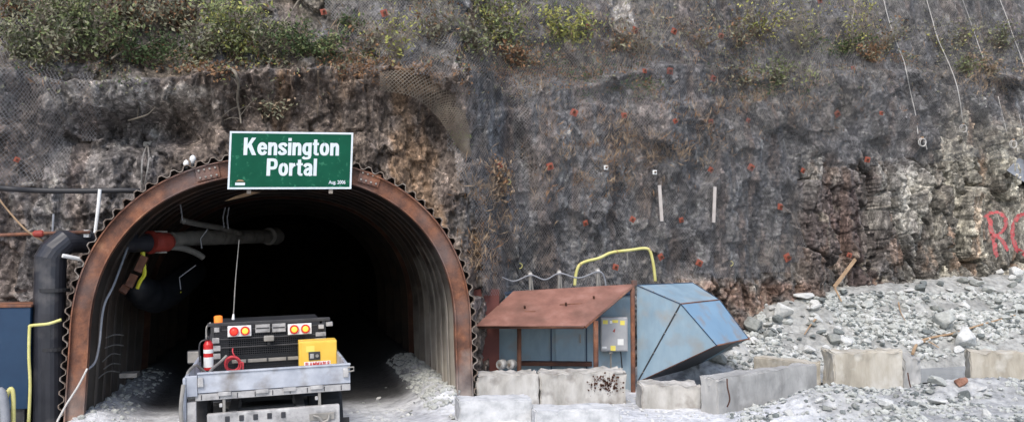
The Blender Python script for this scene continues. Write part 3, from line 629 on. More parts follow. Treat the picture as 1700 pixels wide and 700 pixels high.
# ------------------------------------------------------------------ rock bolts with face plates
def make_bolt(m='orangered', s=.060):
    e = empty('rock_bolt', (0, 0, 0), 'x', 'rock bolt')
    MB().box((-s, -.006, -s), (s, .006, s), bev=.004).box((-s*.6, -.02, -s*.6), (s*.6, -.0065, s*.6), bev=.005).build('face_plate', m, e)
    mb = MB().tube([(0, -.045, 0), (0, -.021, 0)], .026, 6); mb.tube([(0, -.085, 0), (0, -.0455, 0)], .013, 8); mb.build('nut', 'rustdark', e)
    return e
B0 = make_bolt(); B1 = make_bolt('white', .055)
def dup(root):
    r = root.copy(); COL.objects.link(r)
    for ch in list(root.children):
        c = ch.copy(); COL.objects.link(c); c.parent = r
        for g_ in list(ch.children):
            d = g_.copy(); COL.objects.link(d); d.parent = c
    return r
BOLTS = [(953, 187, 'left end of the middle row of plates, over the brown reeds'), (1036, 192, 'second plate from the left in the middle row'), (1121, 201, 'third plate of the middle row, over dry weeds'),
 (1180, 202, 'fourth plate of the middle row'), (1242, 200, 'fifth plate of the middle row, clean and bright'), (1390, 189, 'on smooth grey rock below the dark niche'), (1463, 188, 'half sunk plate right of the dark niche'),
 (1070, 118, 'left one of the close pair below the ledge'), (1112, 118, 'right one of the close pair below the ledge'), (1184, 130, 'faded plate beside the looped scar'),
 (537, 20, 'on the upper slope left of the twiggy shrubs'), (638, 22, 'on the upper slope above the tunnel crown'), (808, 27, 'behind the large yellow green bush'), (976, 44, 'at the right edge of the yellow bush'),
 (1054, 50, 'right under the white rock patch'), (1119, 52, 'in the top row among bare twigs'), (1197, 60, 'in the top row beside the dry shrub'), (1361, 2, 'at the very top edge over the saplings'),
 (1416, 113, 'at the top of the dark niche in the rock'), (829, 275, 'dark plate nearest the arch'), (913, 276, 'wide tilted plate left of the white plates'), (1180, 282, 'faint plate over the white board'),
 (1247, 278, 'bright plate right of the white boards'), (1050, 364, 'bright plate left of the leaning board'), (1131, 365, 'plate between the two white boards'), (972, 370, 'dull plate low above the railings'),
 (1295, 343, 'near the edge of the bare jointed rock'), (1333, 283, 'at the corner where the mesh ends'), (1440, 265, 'at the lower mesh edge over dark rock'), (1097, 426, 'dark red plate beside the yellow hose'),
 (1161, 436, 'lowest dark plate above the blue duct'), (1022, 443, 'plate under the yellow hose arch'), (1307, 427, 'large brown plate near the mesh hem'), (1410, 423, 'in the dark cleft above the leaning plank'), (28, 265, 'pale plate at the far left of the cliff')]
for i, (px, py, l) in enumerate(BOLTS):
    o = B0 if i == 0 else dup(B0); p, nn_ = hitn(px, py); p = hitm(px, py, .04)
    o.location = p; q = (-nn_*.4+Vector((0, 1, 0))).to_track_quat('Y', 'Z'); o.rotation_euler = (q.to_matrix().to_4x4() @ Matrix.Rotation(random.uniform(-.6, .6), 4, 'Y')).to_euler()
    o['label'] = 'rusty bolt plate, '+l; o['group'] = 'rock bolt plates on the cliff'; sc_ = random.uniform(.8, 1.25) if px != 1307 else 1.5; sc_ = .65 if px == 28 else sc_; o.scale = (sc_,)*3
for i, (px, py, l) in enumerate([(1006, 278, 'small white square plate with a dark centre, left of the leaning board'), (1087, 286, 'small white square plate right above the leaning white board')]):
    o = B1 if i == 0 else dup(B1); o.location = hitm(px, py, .05); o['label'] = l; o['group'] = 'white plates'; o['category'] = 'plate'; o.scale = (.85,)*3

# boards fixed on the mesh
for (a_, b_, l) in [((1091, 308), (1099, 367), 'weathered white board leaning slightly left on the mesh'), ((1187, 310), (1185, 369), 'weathered white board hanging straight on the mesh')]:
    p0 = hitm(*a_, .07); p1 = hitm(*b_, .07); p0.y = p1.y = min(p0.y, p1.y); d = (p1-p0).normalized(); s2 = Vector((1, 0, 0)); s2 = (s2-d*s2.dot(d)).normalized()
    mb = MB().slab([p0-s2*.036, p0+s2*.036, p1+s2*.036, p1-s2*.036], .025); tag(mb.build('board', 'woodgrey'), l, 'board', 'boards on the cliff')

# ropes and rings on the right
for pts, l in [([(1467, 0), (1476, 35), (1490, 75), (1500, 100), (1506, 125), (1512, 155), (1520, 190), (1524, 222)], 'pale wire rope running down the mesh, leftmost, to the lower ring'),
               ([(1537, -5), (1547, 30), (1556, 62), (1566, 85), (1578, 112), (1588, 140), (1594, 170), (1598, 200)], 'pale wire rope ending at the double ring below the weedy clump'),
               ([(1598, 0), (1610, 32), (1622, 68), (1638, 112)], 'short pale wire rope on the upper right slope'),
               ([(1660, 0), (1672, 30), (1682, 60), (1697, 100), (1712, 150)], 'pale wire rope at the upper right corner'), ([(1657, 160), (1664, 190), (1671, 218)], 'short dangling rope end beside the right ring'),
               ([(1692, 190), (1699, 230), (1701, 290)], 'thin rope at the right edge by the grey sheet'), ([(1421, 0), (1416, 25), (1411, 48)], 'short thin rope over the saplings')]:
    tag(MB().tube(spline([hitm(*q, .11) for q in pts], 4), .011, 5).build('wire_rope', 'rope', smooth=True), l, 'rope', 'wire ropes on the mesh')
for px, py, l in [(1531, 236, 'pale coiled cable ring at the foot of the leftmost rope'), (1599, 213, 'pale coiled cable ring highest of the three, with a hanging tail'), (1682, 239, 'faded coiled cable ring nearest the right edge')]:
    c = hitm(px, py, .07); e_ = empty('cable_ring', tuple(c), l, 'cable ring', 'cable rings on the mesh')
    mb = MB(); mb.ring(c, (0.1, 1, .05), .105, .013); mb.ring(c+Vector((.015, -.015, -.01)), (-.1, 1, .1), .10, .011); mb.build('coil', 'rope', e_, smooth=True)
    MB().box((c.x-.02, c.y-.03, c.z+.085), (c.x+.03, c.y+.03, c.z+.14), bev=.006).build('clamp', 'wood', e_)
    MB().tube(spline([c+Vector((.08, 0, .03)), c+Vector((.11, -.01, -.1)), c+Vector((.13, -.01, -.19))], 4), .009, 5).build('tail', 'rope', e_)
q = [hit(1672, 283, .2), hit(1692, 262, .25), hit(1745, 285, .25), hit(1745, 330, .2), hit(1705, 305, .2)]
tag(MB().slab(q, .02).build('rubber_sheet', 'cable'), 'smooth grey sheet hanging on the rock at the right edge', 'sheet')

# spray paint on the rock: a skin of paint that takes the shape of the stone under it
def dist_poly(pts):
    sp = [(p.x, p.z) for p in spline([Vector((a, 0, b)) for a, b in pts], 8)]; d = np.full(PXg.shape, 1e3)
    for (x0, y0), (x1, y1) in zip(sp[:-1], sp[1:]):
        L2 = (x1-x0)**2+(y1-y0)**2+1e-9; t = np.clip(((PXg-x0)*(x1-x0)+(PYg-y0)*(y1-y0))/L2, 0, 1); d = np.minimum(d, np.hypot(PXg-x0-t*(x1-x0), PYg-y0-t*(y1-y0)))
    return d
PXc, PYc = proj(X, Yc, Z)
ii = np.where((PXc > 1610).any(0) & (PXc < 1760).any(0))[0]; jj = np.where((PYc > 320).any(1) & (PYc < 450).any(1))[0]
sl = (slice(jj[0], jj[-1]+1), slice(ii[0], ii[-1]+1)); PXg, PYg = PXc[sl], PYc[sl]; paint = np.zeros(PXg.shape, bool); wv = fbm(X[sl]*6, Z[sl]*6, 801, 4)
for pts, wd in [([(1640, 352), (1645, 380), (1650, 405), (1655, 424)], 9), ([(1636, 358), (1655, 352), (1668, 362), (1668, 378), (1656, 390), (1648, 391)], 8), ([(1652, 390), (1664, 400), (1672, 414)], 7),
                ([(1704, 356), (1692, 358), (1683, 372), (1681, 392), (1686, 410), (1697, 420), (1708, 421), (1718, 412), (1724, 395), (1722, 372), (1712, 358)], 9)]:
    paint |= dist_poly(pts) < wd/2*(.35+1.1*wv)+.4
gr = grid_mesh('graffiti', X[sl], Yc[sl]-.006, Z[sl], 'graffiti', keep=paint, smooth=False); tag(gr, 'red spray painted letters on the pale rock at the right', None, None, 'stuff')

# ------------------------------------------------------------------ pipes and cables at the left
pv = [P(82, 712, .25), P(82, 640, .25), P(82, 520, .25), P(83, 440, .3)]
vp = empty('ventilation_pipe', tuple(P(82, 712, .25)), 'thick black pipe standing left of the arch, bending into the tunnel behind the rusted rib', 'pipe')
top = P(84, 432, .3); el = P(96, 404, .36); h1 = P(122, 401, .5); h2 = P(245, 403, 1.5)
MB().tube([P(82, 745, .25), P(82, 700, .25), P(82, 520, .25), top], .215, 24).build('riser', 'blackpipe', vp, smooth=False)
m_ = MB().tube([top+Vector((0, 0, -.10)), top+Vector((0, 0, .03)), top+Vector((.04, .01, .12)), el+Vector((.08, .02, .02)), h1], [.222, .220, .21, .195, .175], 24); m_.build('elbow', 'blackpipe', vp)
MB().tube([h1, P(200, 402, 1.1), h2], [.17, .155, .15], 20).build('cross_pipe', 'blackpipe', vp)
for z_ in (1.15, 2.0): MB().tube([Vector((pv[0].x, pv[0].y, z_)), Vector((pv[0].x, pv[0].y, z_+.05))], .224, 24).build('joint_band', 'darkcable', vp)
cpl = MB().tube([P(248, 402, 1.52), P(252, 402, 1.56), P(252.5, 402, 1.56), P(262, 401.5, 1.64), P(277, 401.5, 1.78), P(283, 401, 1.84)], [.19, .19, .15, .165, .16, .12], 20).build('coupling', 'redpaint', vp)
for s_ in (-1, 1):
    c = P(267, 401.5, 1.7); MB().box((c.x-.1, c.y-.03, c.z+s_*.17-.015), (c.x+.1, c.y+.03, c.z+s_*.17+.015)).build('flange_bolt', 'galv', cpl)
MB().tube([P(284, 397, 1.86), P(340, 394, 2.8), P(450, 392, 5.6)], [.12, .14, .14], 18).build('tunnel_pipe', 'greypipe', vp)
MB().tube([P(446, 392, 5.4), P(458, 392, 5.7), P(466, 392, 5.8)], [.185, .185, .12], 18).build('end_cap', 'greypipe', vp)
for c, d in (('clamp', 147),):
    p = P(148, 391, .62); MB().box((p.x-.04, p.y-.2, p.z-.03), (p.x+.04, p.y-.05, p.z+.08), bev=.008).build('clamp', 'white', vp)
    a_ = P(104, 424, .12); b_ = P(140, 431, .3); MB().tube([a_, b_], .03, 8).build('bracket', 'white', vp)
tag(MB().tube(spline([P(283, 410, 1.95), P(305, 412, 2.1), P(326, 420, 2.3), P(337, 427, 2.4)], 6), [.055]*19, 12).build('hose', 'greypipe', smooth=True), 'short limp grey hose under the red coupling', 'hose')
tag(MB().tube(spline([hit(-60, 305, .1), P(0, 312, .35), P(60, 316, .4), P(130, 317, .4), P(200, 316, .4), P(232, 317, .45)], 6), .042, 10).build('cable_pipe', 'darkcable', smooth=True), 'long thin black pipe running level to the arch at the upper left', 'pipe')
rp = empty('thin_pipe', tuple(P(0, 390, .3)), 'thin rusty red pipe with a coupling at the left edge', 'pipe')
MB().tube([P(-60, 391, .25), P(0, 390, .3), P(75, 387, .35), P(150, 385, .4)], .026, 10).build('pipe_run', 'rust', rp, smooth=True)
MB().tube([P(55, 388, .33), P(57, 388, .33), P(70, 387.5, .35), P(73, 387, .35)], [.03, .048, .052, .03], 12).build('coupling', 'redpaint', rp)
tag(MB().tube([P(166, 314, .32), P(163, 345, .32), P(158, 386, .35)], .026, 8).build('conduit', 'white'), 'slim white conduit standing between the black pipes left of the arch', 'conduit')
tag(MB().tube([P(89, 355, .5), P(87, 388, .5)], .015, 6).build('hook_rod', 'cable'), 'short grey rod hanging over the pipe elbow', 'rod')
tag(MB().tube(spline([P(-20, 300, .2), P(0, 332, .25), P(20, 357, .3), P(46, 384, .3), P(72, 400, .4)], 5), .014, 6).build('cable', 'wood', smooth=True), 'tan cable sagging diagonally at the far left', 'cable')
hk = MB(); 
for dx in (-4, 5): hk.tube(spline([hit(245, 238, .08), P(241+dx*1.2, 265, .55), P(238+dx*.6, 305, .5)], 4), .012, 5)
hk.box(tuple(hit(245, 240, .12)-Vector((.07, .03, .05))), tuple(hit(245, 240, .12)+Vector((.07, .03, .05))), bev=.02)
tag(hk.build('hanging_hook', 'galv'), 'pale anchor with two hanging cables on the rock left of the sign', 'anchor')
for px, py, r_, l in [(320, 264, .05, 'white lamp bulb on the crown of the arch left of the sign'), (309, 272, .045, 'small white lump beside the bulb on the arch crown')]:
    c = P(px, py, .1); e_ = empty('lamp', tuple(c), l, 'lamp')
    MB().tube([c+Vector((0, 0, -.07)), c+Vector((0, 0, -.03)), c, c+Vector((0, 0, .04)), c+Vector((0, 0, .06))], [r_*.5, r_*.6, r_, r_*.7, r_*.2], 12).build('bulb', 'white', e_, smooth=True)
    MB().tube([c+Vector((0, 0, -.12)), c+Vector((0, 0, -.07))], r_*.5, 10).build('base', 'black', e_)

# blue container and hoses at lower left
cn = empty('blue_container', tuple(P(20, 700, .0)), 'deep blue steel container with a rusty top edge at the left edge', 'container')
a0 = P(51, 505, .05); x1 = a0.x; zt = a0.z
MB().box((x1-3.0, .05, .35), (x1, 1.0, zt-.04), bev=.01).build('body', 'bluedark', cn)
MB().box((x1-3.02, .03, zt-.039), (x1+.015, 1.02, zt), bev=.008).build('top_rail', 'rust', cn)
MB().box((x1-2.95, .08, -.05), (x1-.05, .95, .349)).build('skid', 'black', cn)
for k in range(5): MB().box((x1-.5-k*.55, .03, .4), (x1-.44-k*.55, .049, zt-.06)).build('rib', 'bluedark', cn)
tag(MB().tube(spline([P(102, 530, -.08), P(80, 537, -.12), P(52, 540, -.1), P(49, 545, -.1), P(48, 590, -.1), P(50, 640, -.1), P(47, 712, -.15)], 5), .022, 8).build('hose', 'yellowhose', smooth=True), 'pale yellow hose hanging down in front of the black riser pipe', 'hose')
tag(MB().tube(spline([P(4, 720, -.5), P(8, 670, -.5), P(16, 646, -.5), P(22, 655, -.5), P(22, 720, -.5)], 5), .03, 8).build('hose', 'yellowhose', smooth=True), 'bent yellow hose loop at the foot of the blue container', 'hose')
tag(MB().tube(spline([P(-12, 720, -.6), P(-8, 660, -.6), P(2, 650, -.6), P(8, 680, -.6), P(8, 725, -.6)], 5), .06, 10).build('hose', 'cable', smooth=True), 'thick grey hose loop at the bottom left corner', 'hose')
tag(MB().tube(spline([P(145, 611, -.13), P(130, 640, -.16), P(112, 668, -.2), P(97, 695, -.3), P(90, 712, -.4)], 5), .015, 8).build('cable', 'rope', smooth=True), 'white cable coming down across the foot of the left rib', 'cable')
tag(MB().tube(spline([P(212, 410, .9), P(190, 470, .45), P(172, 510, .25), P(165, 570, .2), P(158, 600, .18), P(146, 612, .1)], 6), .018, 8).build('cable', 'cable', smooth=True), 'grey cable hanging inside the left leg of the arch', 'cable')
for k, (a_, b_) in enumerate([((176, 560), (205, 556)), ((174, 577), (205, 573)), ((170, 600), (200, 588)), ((172, 612), (200, 604)), ((160, 630), (198, 617))]):
    tag(MB().tube(spline([P(a_[0], a_[1], .9), P((a_[0]+b_[0])/2, b_[1]-1, 1.2), P(b_[0], b_[1], 1.6)], 4), .010, 5).build('hook', 'galv'), 'thin bent steel hook sticking from the left tunnel wall', 'hook', 'hooks on the left tunnel wall')
tag(MB().box(tuple(P(198, 627, 1.4)), tuple(P(227, 619, 1.4)+Vector((0, .3, 0)))).build('ledge_plate', 'galv'), 'short pale plate low on the left tunnel wall', 'plate')
dk = empty('ventilation_duct', tuple(P(262, 500, 2.0)), 'black sagging fabric duct hanging inside the left of the tunnel', 'duct')
MB().tube(spline([P(222, 470, 1.5), P(240, 486, 1.9), P(262, 492, 2.4), P(290, 476, 3.2), P(320, 450, 5)], 5), [.12, .17, .21, .24, .23, .25, .27, .24, .26, .28]+[.27]*11, 18).build('duct_skin', 'darkbag', dk, smooth=True)
MB().tube(spline([P(283, 503, 2.5), P(292, 494, 2.55), P(300, 484, 2.65)], 4), .012, 6).build('strap', 'yellowstrap', dk)
tag(MB().tube(spline([P(237, 418, 1.35), P(239, 440, 1.35), P(240, 455, 1.35), P(233, 466, 1.35), P(228, 478, 1.4)], 4), [.035]*5+[.03]*12, 5).build('strap', 'yellowstrap'), 'bright yellow strap hanging under the red coupling', 'strap')
for a_, b_, l in [((223, 455), (213, 475), 'orange brown block wedged beside the yellow strap'), ((210, 474), (203, 484), 'small orange brown block lower on the left wall'), ((240, 425), (228, 450), 'brown timber behind the yellow strap')]:
    mb = MB(); p0 = P(*a_, 1.3); p1 = P(*b_, 1.25); d = (p1-p0).normalized(); s2 = d.cross(Vector((0, 1, 0))).normalized()*.06
    mb.slab([p0-s2, p0+s2, p1+s2, p1-s2], .08); tag(mb.build('timber_block', 'rust'), l, 'block')
tag(MB().tube(spline([P(303, 366, 1.6), P(330, 372, 2.2), P(365, 378, 3.0), P(402, 388, 4.0)], 5), .05, 10).build('thin_pipe', 'greypipe', smooth=True), 'thin grey pipe slung on chains above the big tunnel pipe', 'pipe')
for (a_, b_, Y) in [((298, 330), (303, 366), 1.6), ((374, 344), (372, 378), 3.0), ((380, 344), (379, 380), 3.05), ((345, 380), (335, 412), 2.3), ((325, 440), (300, 480), 2.6)]:
    tag(MB().tube([P(a_[0], a_[1], Y), P(b_[0]-2, (a_[1]+b_[1])/2, Y), P(b_[0], b_[1], Y)], .012, 5).build('chain', 'cable'), 'thin hanging chain inside the tunnel holding the pipes', 'chain', 'chains in the tunnel')
p0, p1 = P(372, 334, .55), P(432, 319, .9); d = (p1-p0)
tag(MB().slab([p0, p0+d*.5+Vector((0, 0, -.01)), p1, p0+d*.7+Vector((0, 0, .05)), p0+d*.3+Vector((0, 0, .04))], .03).build('plank', 'wood'), 'broken tan plank stuck under the crown of the arch below the sign', 'plank')

# ------------------------------------------------------------------ shed, awning, duct on the right
pr = MB(); a_, b_ = P(780, 480, 1.5), P(829, 480, 1.5); pr.box((a_.x, 1.5, 0.1), (b_.x, 1.55, a_.z), bev=.005)
tag(pr.build('rusted_panel', 'purple'), 'dark red rusted steel panel between the arch and the blue shed', 'panel')
shed = empty('blue_shed', tuple(P(940, 640, 1.6)), 'blue steel fan shed under the rusted awning', 'shed')
WL, WR = P(826, 489, 2.0), P(1050, 481, 1.2); wd_ = (WR-WL); wd_.z = 0; wl = wd_.length; wu = wd_.normalized(); wn = Vector((-wu.y, wu.x, 0))
TW = Matrix(((wu.x, wn.x, 0, WL.x), (wu.y, wn.y, 0, WL.y), (0, 0, 1, 0), (0, 0, 0, 1))); zt = WL.z
MB().box((0, 0, .1), (wl, 1.1, zt), bev=.01).build('wall', 'blue', shed, T=TW)
MB().box((-.02, -.03, zt+.001), (wl+.02, 1.15, zt+.05), bev=.008).build('roof', 'bluedark', shed, T=TW)
for fx in (.16, .40, .66): MB().box((wl*fx-.012, -.02, .12), (wl*fx+.012, -.001, zt-.03)).build('seam', 'bluedark', shed, T=TW)
dr = MB().box((wl*.43, -.025, .2), (wl*.64, -.002, zt-.25), bev=.004).build('door', 'blue', shed, T=TW)
MB().box((wl*.61, -.05, .95), (wl*.62, -.026, 1.1)).build('handle', 'galv', dr, T=TW)
for fx, z_ in ((.10, 1.35), (.52, 1.45)): MB().box((wl*fx, -.03, z_), (wl*fx+.09, -.026, z_+.1)).build('notice', 'white', shed, T=TW)
mb = MB(); mb.ring((wl*.36, -.02, 1.38), (0, 1, 0), .14, .012); tag(mb.build('painted_mark', 'rustdark', shed, T=TW), None)
MB().box((wl*.12, -.25, .55), (wl*.70, -.03, .62), bev=.01).build('shelf', 'rustdark', shed, T=TW)
aw = empty('awning', tuple(P(1052, 655, 1.0)), 'rusted steel sheet awning on rusted posts in front of the blue shed', 'awning')
BL, BR, FR, FL = P(852, 484, 1.85), P(1053, 472, 1.0), P(972, 541, .35), P(790, 541, 1.05)
FR2 = P(985, 535, .42)
nq = 10; rf = MB(); vs_ = []
for i in range(nq+1):
    for j in range(7):
        u = i/nq; v = j/6; p = (BL*(1-u)+BR*u)*(1-v)+(FL*(1-u)+FR*u)*v; p.z += .012*math.sin(u*9)*math.sin(v*3)
        vs_.append(p)
nq1 = len(vs_); vs_ += [p+Vector((0, 0, .012)) for p in vs_]
fs_ = []
for i in range(nq):
    for j in range(6):
        a = i*7+j; fs_ += [(a, a+1, a+8, a+7), (nq1+a, nq1+a+7, nq1+a+8, nq1+a+1)]
for i in range(nq): a = i*7; fs_ += [(a, a+7, nq1+a+7, nq1+a), (a+6, nq1+a+6, nq1+a+13, a+13)]
for j in range(6): a = j; fs_ += [(a, nq1+a, nq1+a+1, a+1)]; a = nq*7+j; fs_ += [(a, a+1, nq1+a+1, nq1+a)]
rfo = rf.add(vs_, fs_).build('roof_sheet', 'rustroof', aw)
nrm = (BR-BL).cross(FL-BL).normalized(); nrm = nrm if nrm.z > 0 else -nrm
for u0, v0 in ((.28, .55), (.62, .5), (.80, .35)):
    p = (BL*(1-u0)+BR*u0)*(1-v0)+(FL*(1-u0)+FR*u0)*v0+nrm*.02; MB().tube([p, p+nrm*.05], .02, 6).build('lifting_lug', 'rustdark', rfo)
for u0, u1, v0 in ((.55, .78, .45), (.12, .4, .62)):
    q = [(BL*(1-u)+BR*u)*(1-v)+(FL*(1-u)+FR*u)*v+nrm*.014 for u, v in ((u0, v0), (u1, v0), (u1, v0+.02), (u0, v0+.02))]; MB().slab(q, .006).build('weld_seam', 'rust', rfo)
MB().tube([BL+Vector((0, 0, -.03)), BR+Vector((0, 0, -.03))], .025, 8).build('back_rail', 'rustdark', aw)
MB().tube([FL+Vector((0.05, 0.05, -.025)), FR+Vector((-.02, 0.02, -.025))], .022, 8).build('front_rail', 'rustdark', aw)
MB().tube([BR+Vector((-.01, 0, -.02)), FR+Vector((0, 0.02, -.02))], .025, 8).build('side_rail', 'rust', aw)
def post(px, py, Y, r_, m): p = P(px, py, Y); MB().tube([(p.x, p.y, .0), (p.x, p.y, p.z)], r_, 12).build('post', m, aw, smooth=False)
post(1050, 476, .98, .042, 'rust'); post(989, 532, .46, .045, 'rust'); post(862, 540, 1.15, .04, 'rustdark')
p = BR+Vector((0, 0, .0)); MB().box((p.x-.05, p.y-.02, p.z-.02), (p.x+.05, p.y+.02, p.z+.08), bev=.01).build('lug', 'rust', aw)
# electrical cabinet
eb = empty('electrical_cabinet', tuple(P(1019, 583, .95)), 'grey electrical cabinet with stickers under the right end of the awning', 'electrical cabinet')
eL, eR = P(997, 526, 1.12), P(1042, 524, .98); eu = eR-eL; eu.z = 0; ew = eu.length; eu.normalize(); en = Vector((-eu.y, eu.x, 0)); TE = Matrix(((eu.x, en.x, 0, eL.x), (eu.y, en.y, 0, eL.y), (0, 0, 1, 0), (0, 0, 0, 1)))
ztb = eL.z; zbb = P(1019, 583, 1.05).z
MB().box((0, 0, zbb), (ew, .22, ztb), bev=.012).build('box', 'greybox', eb, T=TE)
MB().box((.02, -.014, zbb+.02), (ew-.02, -.001, ztb-.02), bev=.004).build('door', 'greybox', eb, T=TE)
for fx, fz, w_, h_, m_ in ((.08, .86, .10, .07, 'stickery'), (.42, .88, .12, .05, 'stickery'), (.72, .84, .09, .08, 'stickery'), (.62, .28, .12, .11, 'white'), (.36, .10, .10, .09, 'stickery'), (.05, .12, .09, .03, 'white'), (.34, .86, .05, .05, 'white')):
    x0 = ew*fx; z0 = zbb+(ztb-zbb)*fz; MB().box((x0, -.018, z0-h_/2), (x0+w_*.9, -.0145, z0+h_/2)).build('sticker', m_, eb, T=TE)
mb = MB().add([(ew*.44, -.018, zbb+.36), (ew*.54, -.018, zbb+.42), (ew*.52, -.018, zbb+.34)], [(0, 1, 2)]); mb.build('hazard_mark', 'redpaint', eb, T=TE, fix=False)
MB().box((ew*.3, .03, zbb-.05), (ew*.45, .12, zbb), bev=.01).tube([(ew*.38, .08, zbb-.05), (ew*.38, .08, zbb-.3)], .018, 6).build('cable_gland', 'galv', eb, T=TE)
MB().tube(spline([(ew*.75, .1, zbb), (ew*.78, .08, zbb-.2), (ew*.82, .1, zbb-.45)], 4), .012, 6).build('lead', 'darkcable', eb, T=TE)
# two white motor lumps on the shelf
for px, l in ((832, 'left one of two round white fan housings beside the red panel'), (848, 'right one of two round white fan housings beside the red panel')):
    c = P(px, 604, 1.3); e_ = empty('fan_housing', tuple(c), l, 'fan housing', 'fan housings under the awning')
    MB().tube([c+Vector((-.04, -.06, 0)), c+Vector((-.03, -.055, 0)), c+Vector((.05, .05, 0)), c+Vector((.09, .1, 0))], [.06, .085, .085, .05], 16).build('drum', 'concretegrey', e_, smooth=False)
    MB().tube([c+Vector((-.045, -.065, 0)), c+Vector((-.055, -.075, 0))], .03, 10).build('hub', 'galvdim', e_)
# air intake duct
dc = empty('intake_duct', tuple(P(1075, 640, 1.2)), 'light blue steel air intake hood flaring out to the right of the awning', 'air duct')
A, A2, B, C1, C2, D1, D2 = P(1057, 473, 1.12), P(1150, 469, 2.3), P(1058, 634, 1.12), P(1130, 504, .62), P(1194, 497, 1.5), P(1190, 573, .40), P(1243, 562, 1.25)
B2 = P(1150, 610, 2.3)
cn_ = (A+A2+B+C1+C2+D1+D2+B2)/8
def panel(name, pts, m, t=.012):
    pts = [Vector(p) for p in pts]; n_ = (pts[1]-pts[0]).cross(pts[2]-pts[0])
    if n_.dot(cn_-sum(pts, Vector())/len(pts)) < 0: pts = pts[::-1]
    return MB().slab(pts, t).build(name, m, dc)
panel('side_panel', [A, C1, B], 'blue'); panel('side_panel', [C1, D1, B], 'blue'); panel('top_panel', [A, A2, C2, C1], 'blue'); panel('hood_panel', [C1, C2, D2, D1], 'blueside')
panel('back_panel', [A2, C2, D2, B2], 'blue'); panel('underside_shade', [B+Vector((.05, .03, 0)), D1+Vector((-.06, .05, 0)), D2+Vector((-.15, .02, 0)), B2], 'black')  # black sheet across the open underside; shade under the hood put into colour
def seam(a, b, m='rustdark', r_=.012): MB().tube([a, b], r_, 6).build('flange', m, dc)
seam(A, C1, 'bluedark'); seam(C1, B, 'black', .014); seam(C1, C2, 'rust', .014); seam(C1, D1, 'bluedark', .01); seam(D1, D2, 'rust', .016); seam(C2, D2, 'bluedark', .01); seam(B, D1, 'rustdark', .01); seam(A, A2, 'bluedark'); seam(A2, C2, 'bluedark', .01)
for a, b in ((C1, B), (C1, D1), (A, C1)):
    for k in range(1, 8):
        p = a.lerp(b, k/8)+Vector((0, -.014, .01)); 
        if k % 2: MB().tube([p, p+Vector((0, -.012, 0))], .011, 6).build('bolt', 'galv', dc)

# railing posts with slack cable behind the awning
rc = []
for i, (px, l) in enumerate([(825, 'leftmost grey stanchion of four carrying a slack cable'), (880, 'second grey stanchion of four behind the awning'), (928, 'third grey stanchion of four behind the awning'), (992, 'rightmost grey stanchion of four, nearest the yellow hose')]):
    Y = 2.15-.2*i; t = P(px, [452, 450, 447, 444][i], Y); b = P(px, 484, Y)
    e_ = empty('stanchion', tuple(b), l, 'stanchion', 'stanchions along the shed roof')
    MB().tube([b-Vector((0, 0, .1)), t], .028, 10).build('post', 'galv', e_)
    MB().tube([b+Vector((.07, 0, -.1)), t+Vector((.02, 0, -.02))], .014, 6).build('brace', 'galv', e_)
    MB().box(tuple(t+Vector((-.035, -.035, -.1))), tuple(t+Vector((.035, .035, -.03))), bev=.008).build('clamp', 'rope', e_)
    rc.append(t+Vector((0, -.04, -.07)))
pts = [P(792, 466, 1.8)]+[rc[0]]
for a, b in zip(rc[:-1], rc[1:]): pts += [(a+b)/2+Vector((0, 0, -.10)), b]
pts += [rc[-1]+Vector((.12, 0, -.12)), rc[-1]+Vector((.15, 0, -.35))]
tag(MB().tube(spline(pts, 6), .014, 6).build('cable', 'cable', smooth=True), 'grey cable sagging between the four stanchions', 'cable')
hp = [(954, 474), (956, 456), (961, 441), (972, 434), (995, 428), (1015, 419), (1045, 415), (1068, 412), (1078, 415), (1083, 430), (1086, 448), (1088, 467)]
yh = empty('yellow_hose', tuple(P(954, 474, 1.9)), 'pale yellow hose arching on the mesh between awning and duct', 'hose')
MB().tube(spline([P(x, y, 2.05) for x, y in hp], 5), .030, 10).build('hose_run', 'yellowhose', yh, smooth=True)
for x, y in ((963, 440), (1024, 418), (1078, 414)): MB().ring(P(x, y, 2.05), (1, .3, .5), .036, .009, 12, 6).build('tie', 'wood', yh)
tag(MB().tube([P(1041, 412, 2.3), P(1042, 428, 2.3), P(1041, 440, 2.3)], .014, 6).build('hook_rod', 'galv'), 'short pale rod on the mesh under the yellow hose', 'rod')
for x, y, l in ((843, 302, 'tiny yellow hook high on the mesh near the arch'), (862, 441, 'tiny yellow hook on the mesh above the stanchions'), (1213, 437, 'tiny yellow hook on the mesh above the duct')):
    c = hit(x, y, .1); tag(MB().tube([c+Vector((.06*math.cos(t), 0, .05*math.sin(t))) for t in np.linspace(-1.6, 1.6, 9)], .010, 5).build('hook', 'yellowhose'), l, 'hook')

